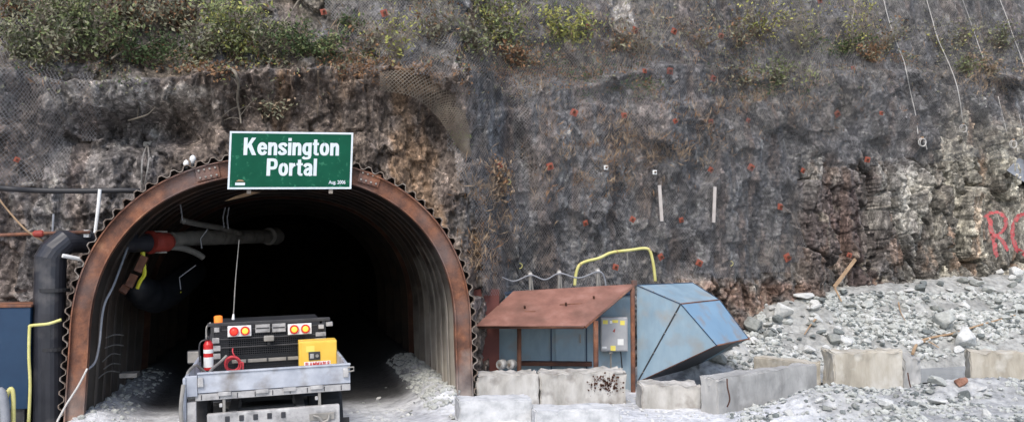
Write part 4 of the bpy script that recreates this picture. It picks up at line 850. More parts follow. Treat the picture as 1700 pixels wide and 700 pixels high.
# ------------------------------------------------------------------ concrete barriers
def barrier(p0, p1, z0, z1, th, m, label, seed, chip=.02, taper=.0, name='concrete_block', stain=None):
    p0 = Vector((p0.x, p0.y, 0)); p1 = Vector((p1.x, p1.y, 0)); u = (p1-p0); L_ = u.length; u.normalize(); n_ = Vector((-u.y, u.x, 0))
    bm = bmesh.new(); bmesh.ops.create_cube(bm, size=1)
    for v in bm.verts: v.co = Vector(((v.co.x+.5)*L_, (v.co.y+.5)*th, (v.co.z+.5)*(z1-z0)+z0))
    bmesh.ops.bevel(bm, geom=bm.edges[:], offset=.018, segments=2, affect='EDGES')
    bmesh.ops.subdivide_edges(bm, edges=[e for e in bm.edges if e.calc_length() > .15], cuts=11, use_grid_fill=True)
    bmesh.ops.triangulate(bm, faces=bm.faces[:])
    for v in bm.verts:
        q = v.co*6.5+Vector((seed*7.3, 0, 0)); edge = max(0, (v.co.z-z0)/(z1-z0)-.75)*4
        ends = max(0, 1-min(v.co.x, L_-v.co.x)/.15)
        d = noise.fractal(q, 1, 2, 5)*chip*(.22+1.0*edge+.5*ends)
        c_ = Vector((L_/2, th/2, (z0+z1)/2)); r_ = v.co-c_; v.co.z += d*1.2*edge; v.co.y += d; v.co.x += (d-.02*ends*abs(noise.noise(q*2)))*(1 if r_.x > 0 else -1)*ends
        if taper: v.co.y += taper*(v.co.z-z0)/(z1-z0)*(1 if r_.y < 0 else -1)
    bm.verts.index_update(); vs = [p0+u*v.co.x+n_*v.co.y+Vector((0, 0, v.co.z)) for v in bm.verts]; fs = [[v.index for v in f.verts] for f in bm.faces]; bm.free()
    o = MB().add(vs, fs).build(name, m); smooth_angle(o, 35)
    return tag(o, label, 'concrete block', 'concrete barrier blocks')
barrier(P(792, 640, -.12), P(895.6, 640, -.10), -.05, .63, .5, 'concrete', 'pale concrete block against the right foot of the arch', 1, .03)
barrier(P(897, 640, -.10), P(1040, 640, -.16), -.05, .63, .5, 'concrete', 'pale concrete block with brown spatter under the rusted awning', 2, .04)
barrier(P(762, 690, -1.6), P(884, 690, -1.65), -.1, .48, .5, 'silt', 'low silt covered block in front of the right arch foot', 3, .018)
barrier(P(889, 690, -2.0), P(1030, 690, -2.1), -.1, .37, .55, 'silt', 'low silt covered block below the spattered concrete block', 4, .02)
barrier(P(1065, 660, -.75), P(1165, 660, -.95), -.08, .48, .55, 'concrete', 'short squat concrete block in front of the blue intake hood', 5, .03)
barrier(P(1192, 660, -1.5), P(1357, 620, -.35), -.05, .66, .34, 'concretegrey', 'long grey barrier wall running back beside the gravel mound', 6, .025)
barrier(PZ(1250, 591, .62), PZ(1345, 602, .62), .0, .62, .3, 'concretewarm', 'tan barrier top showing behind the long grey barrier', 7, .02)
barrier(P(1385, 620, -.05), P(1500, 620, -.15), .1, .82, .42, 'concretewarm', 'upright tan concrete block at the middle of the rubble slope foot', 8, .035)
barrier(P(1500, 620, -.1), P(1530, 625, -.05), .1, .70, .36, 'concretegrey', 'broken grey end piece beside the upright tan block', 9, .07)
barrier(P(1611, 620, -.2), P(1760, 620, -.9), .1, .78, .45, 'concretewarm', 'tan concrete block at the right edge below the rubble', 10, .035)
# brown spatter on block two
mb = MB()
for k in range(260):
    px = random.gauss(1006, 8+16*random.random()); py = random.gauss(636, 5+7*random.random())
    if not (975 < px < 1036 and 618 < py < 664): continue
    c = P(px, py, -.165); r_ = .004+.02*random.random()**2.2; a0_ = random.random()*6
    mb.add([c+Vector((math.cos(a0_+t)*r_*random.uniform(.6, 1.2), 0, math.sin(a0_+t)*r_*random.uniform(.6, 1.2))) for t in np.linspace(0, 6.28, 8)[:-1]], [tuple(range(7))])
tag(mb.build('mud_spatter', 'rustdark', fix=False), 'dark brown mud spatter on the pale concrete block below the awning', None, None, 'stuff')
for px, py, Y, l in ((1207, 628, -1.55, 'black lifting loop on the near end of the grey barrier'), (1507, 618, -.2, 'rusty lifting loop on the broken block end')):
    c = P(px, py, Y); tag(MB().tube(spline([c, c+Vector((-.02, -.05, -.12)), c+Vector((.01, -.06, -.3)), c+Vector((-.02, -.03, -.42))], 4), .011, 6).build('lifting_loop', 'rustdark'), l, 'lifting loop')

# ------------------------------------------------------------------ utility truck standing in the tunnel mouth (local: x right, y forward, z up, tail at y = 0)
dT = 10.0; base = P(443, 635, 0); dd = ray(443, 635); dd = dd/np.dot(dd, Ff); pt0 = C0+dd*dT
TT = Matrix.Translation((pt0[0], pt0[1], 0.0)) @ Matrix.Rotation(R(1.5), 4, 'Z') @ Matrix.Translation((0, 0, 1.0)) @ Matrix.Rotation(R(-1.9), 4, 'Y') @ Matrix.Translation((0, 0, -1.0))
TTi = TT.inverted()
tk = empty('utility_truck', tuple(TT @ Vector((0, 0, 0))), 'dusty flatbed utility truck seen from behind, driving into the tunnel', 'truck')
def TL(px, py, yl):      # local point on the plane y = yl of the truck
    o = TTi @ Vector(C0); d = (TTi.to_3x3() @ Vector(ray(px, py))); return o+d*((yl-o.y)/d.y)
def tb(name, m, par=tk, *boxes, bev=.006, smooth=False):
    mb = MB()
    for a, b in boxes: mb.box(a, b, bev=bev)
    return mb.build(name, m, par, T=TT)
tg = tb('tailgate', 'traypaint', tk, ((-.73, -.03, 1.03), (.93, .01, 1.235)))
tb('top_lip', 'traypaint', tg, ((-.735, -.045, 1.236), (.935, .02, 1.255)), bev=.004)
for x in (-.70, .88): tb('latch', 'dusty', tg, ((x-.03, -.06, 1.10), (x+.03, -.031, 1.20)))
MB().tube([(.90, -.05, 1.21), (.97, -.05, 1.21), (.97, -.05, 1.17), (.90, -.05, 1.16)], .010, 6).build('latch_bar', 'galv', tg, T=TT)
sill = tb('rear_sill', 'dusty', tk, ((-.76, -.02, .945), (.93, .06, 1.02)))
for x in (-.45, -.05, .25, .55): tb('hinge', 'dusty', sill, ((x-.07, -.045, .985), (x+.07, -.021, 1.028)))
for k in range(9): tb('seam', 'darktruck', sill, ((-.7+k*.19, -.024, .955), (-.69+k*.19, -.0205, 1.01)), bev=0)
tb('tray_floor', 'dusty', tk, ((-.85, .061, .96), (.92, 2.15, 1.0)))
tb('side_board', 'traypaint', tk, ((.90, .02, 1.02), (.935, 2.1, 1.22))); tb('side_board', 'traypaint', tk, ((-.87, .02, 1.02), (-.835, 2.1, 1.22)))
cp = MB()   # pale corner column and mudguard at the rear left
cp.box((-.885, -.06, .45), (-.85, .06, 1.21), bev=.012)
tb('lamp_box', 'dusty', tk, ((-.845, -.05, .62), (-.75, .04, .94))); tb('corner_plate', 'traypaint', tk, ((-.849, -.045, 1.0), (-.735, .01, 1.225)))
cp.build('corner_column', 'traypaint', tk, T=TT)
MB().tube(spline([(-.87, -.12, 1.15), (-.90, -.13, .9), (-.89, -.13, .6), (-.90, -.12, .35)], 4), .022, 8).build('grab_rail', 'galv', tk, T=TT)
tb('mud_flap', 'rubber', tk, ((-.93, -.03, .2), (-.62, -.015, .52))); tb('mud_flap', 'rubber', tk, ((.60, .10, .2), (.92, .115, .62)))
for x in (-.46, .58):
    pst = tb('hanger', 'galv', tk, ((x-.016, -.01, .78), (x+.016, .03, .944))); tb('bracket', 'dusty', pst, ((x-.05, -.02, .86), (x-.017, .03, .90)))
bm_ = tb('rear_bumper', 'dusty', tk, ((-.64, -.06, .52), (.80, .02, .80)), bev=.015)
for x in (-.45, -.30, -.15, .0, .15): tb('step_rib', 'darktruck', bm_, ((x, -.072, .70), (x+.05, -.061, .765)))
MB().tube(spline([(.50, -.09, .70), (.56, -.10, .68), (.60, -.10, .63), (.66, -.10, .64), (.68, -.09, .70)], 4), .014, 6).build('tow_hook', 'galv', bm_, T=TT)
tb('hook_plate', 'galv', bm_, ((.46, -.075, .64), (.74, -.061, .72))); tb('number_block', 'galv', bm_, ((-.62, -.072, .60), (-.46, -.061, .64)))
tb('chassis', 'black', tk, ((-.42, .1, .60), (-.32, 5.0, .80)), ((.32, .1, .60), (.42, 5.0, .80)), ((-.32, .3, .65), (.32, .4, .78)), ((-.32, 1.6, .65), (.32, 1.7, .78)))
tb('axle', 'dusty', tk, ((-.7, .95, .38), (.7, 1.08, .50)), ((-.16, .88, .30), (.14, 1.14, .58)))
def wheel(x, y):
    rr = .44; hw = .13
    prof_ = [(-hw, rr-.11), (-hw, rr-.03), (-hw+.03, rr), (hw-.03, rr), (hw, rr-.03), (hw, rr-.11)]; n = 32; vs = []; fs = []
    for k in range(n):
        a = 2*math.pi*k/n
        for ox, r_ in prof_: rj = r_-(.012 if (k % 2 and r_ > rr-.01) else 0); vs.append((x+ox, y+math.cos(a)*rj, .44+math.sin(a)*rj))
    for k in range(n):
        for j in range(5): a = k*6+j; b = ((k+1) % n)*6+j; fs.append((a, a+1, b+1, b))
        fs.append((k*6+5, k*6, ((k+1) % n)*6, ((k+1) % n)*6+5))
    w_ = MB().add(vs, fs).build('wheel', 'rubber', tk, T=TT)
    MB().tube([(x-hw*.7, y, .44), (x-hw*.5, y, .44), (x+hw*.5, y, .44), (x+hw*.7, y, .44)], [rr-.12, rr-.15, rr-.15, rr-.12], 24).build('rim', 'dusty', w_, T=TT)
    MB().tube([(x-hw*.95, y, .44), (x+hw*.95, y, .44)], .07, 12).build('hub', 'black', w_, T=TT)
for x in (-.78, .76): wheel(x, 1.0); wheel(x, 4.3)
# head board rack
YR = 2.12
def RB(x0, y0, x1, y1, d=0.0, t=.03):    # px rectangle to a local box on the rack plane
    a = TL(x0, y1, YR+d); b = TL(x1, y0, YR+d); return (min(a.x, b.x), YR+d-t/2, min(a.z, b.z)), (max(a.x, b.x), YR+d+t/2, max(a.z, b.z))
zt_ = TL(446, 533, YR).z; zb_ = 1.0; xl = TL(350, 560, YR).x; xr = TL(541, 560, YR).x
rk = tb('rack_frame', 'black', tk, ((xl, YR-.03, zb_), (xl+.05, YR+.03, zt_)), ((xr-.05, YR-.03, zb_), (xr, YR+.03, zt_)), ((xl-.04, YR-.04, zt_-.03), (xr+.06, YR+.10, zt_+.015)))
mb = MB(); x_ = xl+.08
while x_ < xr-.06: mb.box((x_, YR-.006, zb_), (x_+.006, YR+.002, zt_-.03)); x_ += .028
z_ = zb_
while z_ < zt_-.05: mb.box((xl+.05, YR+.0025, z_), (xr-.05, YR+.010, z_+.006)); z_ += .028
mb.build('mesh_screen', 'darktruck', rk, T=TT)
z1_ = TL(446, 596, YR).z; zz_ = [z1_, TL(446, 574, YR).z, TL(446, 560, YR).z, TL(446, 545, YR).z]
for z_ in zz_[1:]: tb('rail', 'black', rk, ((xl+.051, YR-.025, z_), (xr-.051, YR-.007, z_+.022)))
br_ = tb('cross_rail', 'galv', rk, ((TL(385, 590, YR).x, YR-.05, z1_-.02), (TL(497, 590, YR).x, YR-.026, z1_+.025)))
for sx_ in (410, 444, 476): x_ = TL(sx_, 590, YR).x; tb('strap', 'black', br_, ((x_-.012, YR-.056, z1_-.022), (x_+.012, YR-.0505, z1_+.027)))
for r_ in ((424, 536, 448, 552), (452, 535, 474, 551)):
    q = tb('grille_panel', 'dusty', rk, RB(*r_, d=-.03, t=.01)); a_, b_ = RB(*r_, d=-.037, t=.006); zm = (a_[2]+b_[2])/2; tb('slot', 'black', q, ((a_[0]+.01, a_[1], zm-.008), (b_[0]-.01, b_[1], zm+.008)), bev=0)
for r_ in ((352, 560, 364, 570), (352, 573, 366, 583), (353, 586, 366, 596), (524, 550, 541, 558), (522, 560, 541, 566)): tb('side_plate', 'dusty', rk, RB(*r_, d=-.035, t=.008))
for r_, cs in (((378, 539, 417, 559), ('redlamp', 'amber')), ((478, 535.5, 517, 555.5), ('amber', 'amber'))):
    pl = tb('lamp_plate', 'white', rk, RB(*r_, d=-.05, t=.02)); a_, b_ = RB(*r_, d=-.05)
    for k, fx in enumerate((.27, .74)):
        cx_ = a_[0]+(b_[0]-a_[0])*fx; cz_ = (a_[2]+b_[2])/2
        lp = MB().tube([(cx_, YR-.062, cz_), (cx_, YR-.085, cz_)], .060, 24).build('tail_light', 'red', pl, T=TT)
        MB().tube([(cx_, YR-.0855, cz_), (cx_, YR-.097, cz_), (cx_, YR-.102, cz_)], [.040, .036, .016], 20).build('lens', cs[k], lp, smooth=True, T=TT)
for r_ in ((354, 541, 366, 553), (527, 536, 539, 547)):
    a_, b_ = RB(*r_, d=-.05, t=.03); q = tb('marker_light', 'black', rk, (a_, b_)); e = .014; tb('lens', 'dusty', q, ((a_[0]+e, a_[1]-.01, a_[2]+e), (b_[0]-e, a_[1]-.001, b_[2]-e)))
wl_ = tb('work_light', 'galv', rk, RB(438, 556, 455, 566, d=-.09, t=.1), bev=.012); tb('arm', 'black', wl_, RB(444, 566, 449, 572, d=-.06, t=.03))
bp = TL(362, 529, YR); be = MB().tube([(bp.x, YR+.05, bp.z-.05), (bp.x, YR+.05, bp.z+.03), (bp.x, YR+.05, bp.z+.042)], [.055, .055, .035], 16).build('beacon', 'orange', rk, T=TT)
MB().tube([(bp.x, YR+.05, bp.z-.08), (bp.x, YR+.05, bp.z-.051)], .06, 16).build('beacon_base', 'black', be, T=TT)
ap = TL(387, 530, YR+.02); at_ = TL(397, 398, YR+.02)
an = MB().tube([ap, ap.lerp(at_, .07)], [.02, .012], 8).build('antenna_base', 'white', rk, T=TT); MB().tube([ap.lerp(at_, .071), ap.lerp(at_, .5)+Vector((-.008, 0, 0)), at_], [.008, .006, .004], 6).build('antenna', 'galv', an, T=TT)
tb('side_bracket', 'dusty', rk, RB(541, 533, 552, 541, d=-.0, t=.05))
MB().tube(spline([TL(350, 535, YR), TL(343, 543, YR), TL(343, 560, YR), TL(345, 570, YR-.1)], 4), .012, 6).build('grab_handle', 'galv', rk, T=TT)
# cab, bonnet
cab = MB().box((-.84, 2.35, .55), (.86, 3.9, 1.12), bev=.05); cab.add([(-.82, 2.36, 1.1), (.84, 2.36, 1.1), (.84, 3.8, 1.1), (-.82, 3.8, 1.1), (-.70, 2.42, 1.62), (.72, 2.42, 1.62), (.72, 3.4, 1.62), (-.70, 3.4, 1.62)], [(0, 1, 5, 4), (1, 2, 6, 5), (2, 3, 7, 6), (3, 0, 4, 7), (4, 5, 6, 7), (0, 3, 2, 1)])
cb = cab.build('cab', 'darktruck', tk, T=TT)
tb('rear_window', 'glass', cb, ((-.5, 2.34, 1.18), (.52, 2.40, 1.5)))
for x in (-.80, .79): tb('side_window', 'glass', cb, ((x-.015, 2.6, 1.16), (x+.02, 3.3, 1.48)))
tb('bonnet', 'darktruck', tk, ((-.82, 3.91, .5), (.84, 5.1, 1.05)), bev=.08)
mp_ = TL(322, 592, 2.6); mr = tb('wing_mirror', 'darktruck', tk, ((mp_.x-.09, 2.58, mp_.z-.09), (mp_.x+.09, 2.66, mp_.z+.09)), bev=.02); tb('mirror_glass', 'galv', mr, ((mp_.x-.078, 2.565, mp_.z-.075), (mp_.x+.078, 2.579, mp_.z+.075)))
MB().tube([(mp_.x, 2.62, mp_.z-.09), (mp_.x+.04, 2.62, mp_.z-.2), (-.8, 2.62, mp_.z-.22)], .014, 6).build('mirror_arm', 'galv', mr, T=TT)
# fire extinguisher
fp = TL(346, 588, 1.75); fe = empty('fire_extinguisher', tuple(TT @ Vector((fp.x, 1.75, fp.z-.18))), 'red fire extinguisher with white label strapped at the left of the truck rack', 'fire extinguisher')
MB().tube([(fp.x, 1.75, fp.z-.20), (fp.x, 1.75, fp.z-.19), (fp.x, 1.75, fp.z+.13), (fp.x, 1.75, fp.z+.17), (fp.x, 1.75, fp.z+.19)], [.05, .060, .060, .04, .02], 20).build('cylinder', 'red', fe, smooth=False, T=TT)
MB().tube([(fp.x, 1.75, fp.z-.16), (fp.x, 1.75, fp.z-.03)], 0.0612, 20, False).build('paper_label', 'white', fe, T=TT); MB().tube([(fp.x+.0, 1.75, fp.z+.02), (fp.x, 1.75, fp.z+.07)], 0.0612, 20, False).build('paper_label', 'white', fe, T=TT)
MB().box((fp.x-.02, 1.71, fp.z+.19), (fp.x+.02, 1.79, fp.z+.22)).box((fp.x-.015, 1.66, fp.z+.221), (fp.x+.015, 1.80, fp.z+.235)).build('valve', 'black', fe, T=TT)
MB().tube(spline([(fp.x, 1.72, fp.z+.2), (fp.x-.09, 1.70, fp.z+.17), (fp.x-.11, 1.70, fp.z+.05), (fp.x-.1, 1.7, fp.z-.08)], 4), .010, 6).build('hose', 'black', fe, T=TT)
# yellow cabinet
ca = TL(497, 614, 1.6); cb_ = TL(559, 563.5, 1.6); fc = empty('safety_cabinet', tuple(TT @ Vector(((ca.x+cb_.x)/2, 1.6, 1.0))), 'bright yellow flammable storage cabinet standing on the truck bed', 'cabinet')
x0, x1, z0, z1 = ca.x, cb_.x, 1.001, cb_.z
MB().box((x0, 1.6, z0), (x1, 1.95, z1), bev=.012).build('body', 'yellow', fc, T=TT)
d_ = MB().box((x0+.035, 1.585, z0+.02), (x1-.01, 1.599, z1-.02), bev=.004).build('door', 'yellow', fc, T=TT)
lx, lz = TL(522, 590, 1.58).x, TL(522, 590, 1.58).z
lt = MB().box((lx-.075, 1.572, lz-.055), (lx+.075, 1.5845, lz+.055), bev=.004).build('latch', 'black', d_, T=TT)
MB().tube([(lx+.035, 1.571, lz), (lx+.035, 1.56, lz)], .022, 12).build('knob', 'galv', lt, T=TT); MB().box((lx-.055, 1.566, lz-.03), (lx-.01, 1.5715, lz+.03)).build('handle', 'dusty', lt, T=TT)
MB().box((x0+.09, 1.580, z1-.14), (x0+.2, 1.5845, z1-.06)).build('notice', 'stickery', d_, T=TT)
t = text_mb('FLAMMABLE', .085, .002); tw = max(v.x for v in t.v)-min(v.x for v in t.v); lz2 = TL(525, 603.5, 1.58).z; cx_ = TL(527, 606, 1.58).x
MB().box((cx_-.17, 1.5815, lz2-.035), (cx_+.17, 1.5845, lz2+.035)).build('text_panel', 'white', d_, T=TT)
t.build('lettering', 'red', d_, T=TT @ Matrix.Translation((cx_, 1.578, lz2-.028)) @ Matrix.Diagonal((.31/tw, .4, .9, 1)))
# hoses on the truck
hc = TL(387, 603, 1.95); mb = MB()
for k in range(7):
    mb.ring((hc.x+random.uniform(-.015, .015), 1.97-.02*k, hc.z+random.uniform(-.02, .01)), (random.uniform(-.15, .15), 1, random.uniform(-.15, .15)), .10-.006*(k % 3), .011)
mb.tube(spline([(hc.x+.05, 1.9, hc.z+.06), (hc.x, 1.9, hc.z+.15), (hc.x, 1.95, hc.z+.2)], 3), .010, 6); mb.tube(spline([(hc.x+.08, 1.85, hc.z), (hc.x+.13, 1.82, hc.z+.02), (hc.x+.12, 1.85, hc.z-.12)], 3), .010, 6)
tag(mb.build('hose_coil', 'redhose', smooth=True, T=TT), 'coil of red hose hanging on the black rack of the truck', 'hose coil')
tag(MB().tube(spline([TL(376, 590, 1.8), TL(366, 600, 1.7), TL(352, 612, 1.4), TL(345, 620, 1.2), TL(332, 610, 1.0), TL(325, 606, .8), TL(312, 618, .3), TL(310, 640, .1)], 5), .018, 8).build('air_hose', 'galv', smooth=True, T=TT), 'grey hose looping over the left corner of the truck bed', 'hose')

# ------------------------------------------------------------------ rubble
def rock_mesh(seed, flat=1.0, m='stone0'):
    rnd = random.Random(seed); bm = bmesh.new()
    for _ in range(16):
        v = Vector((rnd.gauss(0, 1), rnd.gauss(0, 1), rnd.gauss(0, 1))).normalized(); r_ = rnd.uniform(.75, 1.05)
        bm.verts.new((v.x*r_, v.y*r_*rnd.uniform(.7, 1), v.z*r_*flat))
    h = bmesh.ops.convex_hull(bm, input=bm.verts[:]); bmesh.ops.delete(bm, geom=[g_ for g_ in h['geom_unused'] if isinstance(g_, bmesh.types.BMVert)], context='VERTS')
    bmesh.ops.bevel(bm, geom=bm.edges[:], offset=.05, segments=1, affect='EDGES'); bmesh.ops.triangulate(bm, faces=bm.faces[:])
    bmesh.ops.subdivide_edges(bm, edges=[e for e in bm.edges if e.calc_length() > .3], cuts=1)
    for v in bm.verts: v.co *= 1+.07*noise.fractal(v.co*2.2+Vector((seed, 0, 0)), 1, 2, 4)
    me = bpy.data.meshes.new('boulder'); bm.to_mesh(me); bm.free(); me.materials.append(M[m]); return me
RK = {m: [rock_mesh(i*5+k, f, m) for k, f in enumerate((1, .75, .5, .8))] for i, m in enumerate(('stone0', 'stone1', 'stone2', 'stone3', 'stone4'))}
nrock = 0
def stone(px, py, wpx, m, label, group, sink=.3, asp=.75, cat='boulder', k=None):
    global nrock
    p = ghit(px, py)
    if p is None: return
    dep = (Vector(p)-Vector(C0)).dot(Vector(Ff)); s = wpx*dep/FPX/2
    o = bpy.data.objects.new('boulder', random.choice(RK[m]) if k is None else RK[m][k]); COL.objects.link(o)
    o.rotation_euler = (random.uniform(-.4, .4), random.uniform(-.4, .4), random.uniform(0, 6.28)); o.scale = (s, s*random.uniform(.7, 1), s*asp)
    o.location = (p.x, p.y, gz(p.x, p.y)+s*asp*(1-2*sink)); tag(o, label, cat, group); nrock += 1
    return o
HERO = [(1603, 574, 56, 'stone3', 'big rounded white boulder on the lower right of the rubble slope', .85), (1568, 543, 52, 'stone1', 'large tilted grey boulder with a tan flank left of the big white boulder', .8), (1300, 525, 46, 'stone3', 'blocky pale boulder at the left crest of the rubble slope', .9),
        (1252, 549, 48, 'stone0', 'flat topped blue grey boulder beside the lip of the intake hood', .7), (1333, 496, 52, 'stone3', 'white capped rock on the crest near the leaning plank', .55), (1505, 507, 22, 'stone3', 'small cubic white rock high on the slope', .9),
        (1440, 512, 34, 'stone1', 'wedge shaped pale rock in the upper middle of the slope', .8), (1413, 513, 34, 'stone1', 'pale slab rock left of the wedge shaped rock', .6), (1684, 461, 34, 'stone3', 'large pale rock on the crest at the right edge', .9), (1660, 455, 20, 'stone3', 'small pale rock on the crest beside the large right one', .8),
        (1545, 461, 24, 'stone1', 'thin flat slab lying on the crest', .35), (1383, 568, 34, 'stone0', 'rounded grey rock low on the slope over the tan block', .7), (1640, 488, 28, 'stone1', 'grey white rock right of centre near the crest', .8), (1640, 588, 40, 'stone1', 'pale rock just above the right tan block', .6),
        (1597, 640, 26, 'stone4', 'rust orange rock in front of the right tan block', .8), (1600, 663, 30, 'stone2', 'dark green grey rock under the orange rock', .9), (1556, 674, 40, 'stone3', 'pale pink tinged boulder in the foreground rubble', .85), (1470, 677, 34, 'stone3', 'white wedge rock in the foreground rubble', .9),
        (1515, 674, 32, 'stone2', 'flat dark green rock between two pale foreground rocks', .4), (1638, 690, 24, 'stone3', 'small white rock at the bottom right foreground', .8), (1275, 560, 26, 'stone0', 'blue grey rock right of the flat topped boulder', .8), (1240, 568, 24, 'stone4', 'reddish rock under the flat topped boulder', .7),
        (1555, 640, 44, 'stone1', 'grey tan boulder before the gap between the tan blocks', .7), (1693, 520, 40, 'stone1', 'pale broken rock at the right edge mid slope', .7), (1460, 500, 26, 'stone2', 'dull rock behind the wedge shaped rock', .7), (1205, 583, 40, 'stone2', 'dark rock in the shade under the intake hood', .8), (1190, 600, 44, 'stone0', 'shaded block of rock behind the squat concrete block', .6)]
for px, py, wpx, m, l, asp in HERO: stone(px, py, wpx, m, l, 'large boulders', sink=.25, asp=asp)
zones = [([(1250, 530), (1290, 505), (1400, 483), (1560, 466), (1710, 455), (1710, 575), (1560, 588), (1380, 588), (1290, 592), (1240, 575)], 175, 'pale angular rock lying on the rubble slope', 9, 32),
         ([(1380, 640), (1530, 645), (1710, 650), (1710, 702), (1260, 702), (1300, 660)], 62, 'broken grey rock in the foreground rubble', 9, 24),
         ([(1170, 560), (1270, 560), (1290, 600), (1180, 612)], 14, 'shaded rock between the intake hood and the barriers', 9, 22),
         ([(640, 640), (780, 650), (760, 700), (560, 695)], 16, 'lump of pale muck at the right foot of the arch', 7, 14)]
for poly, n_r, l, s0, s1 in zones:
    c_ = 0; xs0 = [q[0] for q in poly]; ys0 = [q[1] for q in poly]
    while c_ < n_r:
        px, py = random.uniform(min(xs0), max(xs0)), random.uniform(min(ys0), max(ys0))
        if not poly_in(np.array(px), np.array(py), poly): continue
        sz = s0+(s1-s0)*random.random()**2.1
        stone(px, py, sz, random.choice(['stone1', 'stone1', 'stone3', 'stone0', 'stone3', 'stone2'] if l[0] != 's' else ['stone2', 'stone0']), l, l.replace('rock', 'rocks'), sink=.3, asp=random.uniform(.5, .85)); c_ += 1
# small stones, beyond counting
def scatter(name, label, m, n, region, s0, s1):
    base_v = np.array([tuple(v.co) for v in RK['stone0'][0].vertices]); 
    ic = bmesh.new(); bmesh.ops.create_icosphere(ic, subdivisions=1, radius=1); iv = np.array([tuple(v.co) for v in ic.verts]); fi = np.array([[v.index for v in f.verts] for f in ic.faces]); ic.free()
    V = []; 
    x, y = region(n); n = len(x)
    s = s0+(s1-s0)*RNG.random(n)**2.9
    z = gh(x, y)
    a = RNG.random(n)*6.28; ca_, sa_ = np.cos(a), np.sin(a)
    v = iv[None]*(1+.5*(RNG.random((n, 12, 1))-.5))*s[:, None, None]*np.stack([np.ones(n), .6+.4*RNG.random(n), .4+.4*RNG.random(n)], 1)[:, None, :]
    vx = v[..., 0]*ca_[:, None]-v[..., 1]*sa_[:, None]+x[:, None]; vy = v[..., 0]*sa_[:, None]+v[..., 1]*ca_[:, None]+y[:, None]; vz = v[..., 2]+z[:, None]+s[:, None]*.15
    co = np.stack([vx, vy, vz], -1).reshape(-1, 3); F = (fi[None]+12*np.arange(n)[:, None, None]).reshape(-1, 3)
    me = bpy.data.meshes.new(name); me.from_pydata(co.tolist(), [], F.tolist()); me.materials.append(M[m]); o = bpy.data.objects.new(name, me); COL.objects.link(o); tag(o, label, None, None, 'stuff')
def reg_pile(n):
    y = 1.35+3.2*RNG.random(n)**.8; x = 8.6+10.5*RNG.random(n); k = (y < cy_vec(x)-.05) & (fbm(x*1.1, y*1.5, 611, 4)+RNG.normal(0, .05, n) > .40) & ((x < 9.5) | (y > np.interp(x, [9.5, 10.6, 12, 18], [1.5, 2.3, 2.5, 2.35]))); return x[k], y[k]
def cy_vec(x): return np.interp(x, xs, Yc[60])
def reg_fg(n): x = 6.5+11*RNG.random(n); y = -3.2+3.2*RNG.random(n); k = fbm(x*1.5, y*1.5, 621, 4)+RNG.normal(0, .06, n) > .44; return x[k], y[k]
def reg_left(n): x = -4.5+11*RNG.random(n); y = -3.5+4.0*RNG.random(n); k = fbm(x*1.2, y*1.2, 601, 3) > .45; return x[k], y[k]
def reg_berm(n): x = 2.2+.7*RNG.random(n); return np.where(RNG.random(n) < .8, x, -x), -.3+6*RNG.random(n)
scatter('gravel', 'pale broken stone covering the rubble slope', 'stone1', 11000, reg_pile, .010, .10)
scatter('gravel', 'darker broken stone mixed into the rubble slope', 'stone2', 5000, reg_pile, .008, .08)
scatter('gravel', 'whitish stone chips on the rubble slope', 'stone3', 3800, reg_pile, .010, .08)
scatter('gravel', 'grey gravel in front of the barrier blocks', 'stone1', 9000, reg_fg, .008, .075)
scatter('gravel', 'dark gravel in front of the barrier blocks', 'stone2', 5000, reg_fg, .008, .06)
scatter('gravel', 'pale muck crumbs on the ground before the portal', 'stone3', 2600, reg_left, .006, .045)
scatter('gravel', 'loose muck along the tunnel walls', 'stone1', 1600, reg_berm, .01, .07)
for ob in bpy.data.objects:
    pass
# timbers and sticks on the rubble
def stick(pts, r_, m, label, name='broken_timber'):
    q = [P(*p) for p in pts]; n_q = len(spline(q, 4)); mb = MB().tube(spline(q, 4), [r_*(1-.5*i/n_q) for i in range(n_q)], 6); return tag(mb.build(name, m), label, 'timber' if name == 'broken_timber' else 'stick')
mb = MB(); a_, b_ = P(1421, 430, 3.6), P(1386, 476, 3.3); d = (b_-a_).normalized(); s2 = d.cross(Vector((0, 1, 0))).normalized()*.035; mb.slab([a_-s2, a_+s2, b_+s2, b_-s2], .04); tag(mb.build('plank', 'wood'), 'splintered brown plank leaning from the rubble against the cliff', 'plank')
stick([(1386, 478, 3.3), (1391, 488, 3.1), (1397, 500, 3.0)], .025, 'wood', 'short stub of timber at the foot of the leaning plank')
def gstick(pts, r_, m, label):
    q = [ghit(*p)+Vector((0, -.06, .05)) for p in pts]; n_q = len(spline(q, 4)); return tag(MB().tube(spline(q, 4), [r_*(1-.6*i/n_q) for i in range(n_q)], 6).build('stick', m), label, 'stick')
gstick([(1512, 590), (1520, 573), (1540, 564), (1580, 556), (1625, 542), (1682, 526)], .035, 'wood', 'long bent tan branch lying across the right of the rubble')
gstick([(1520, 573), (1538, 570), (1556, 580)], .022, 'wood', 'forked end of the long tan branch')
gstick([(1355, 530), (1345, 540), (1333, 558)], .026, 'wood', 'short stick on the left of the rubble slope')
gstick([(1489, 505), (1492, 520), (1500, 535)], .016, 'wood', 'thin twig below the cubic white rock')

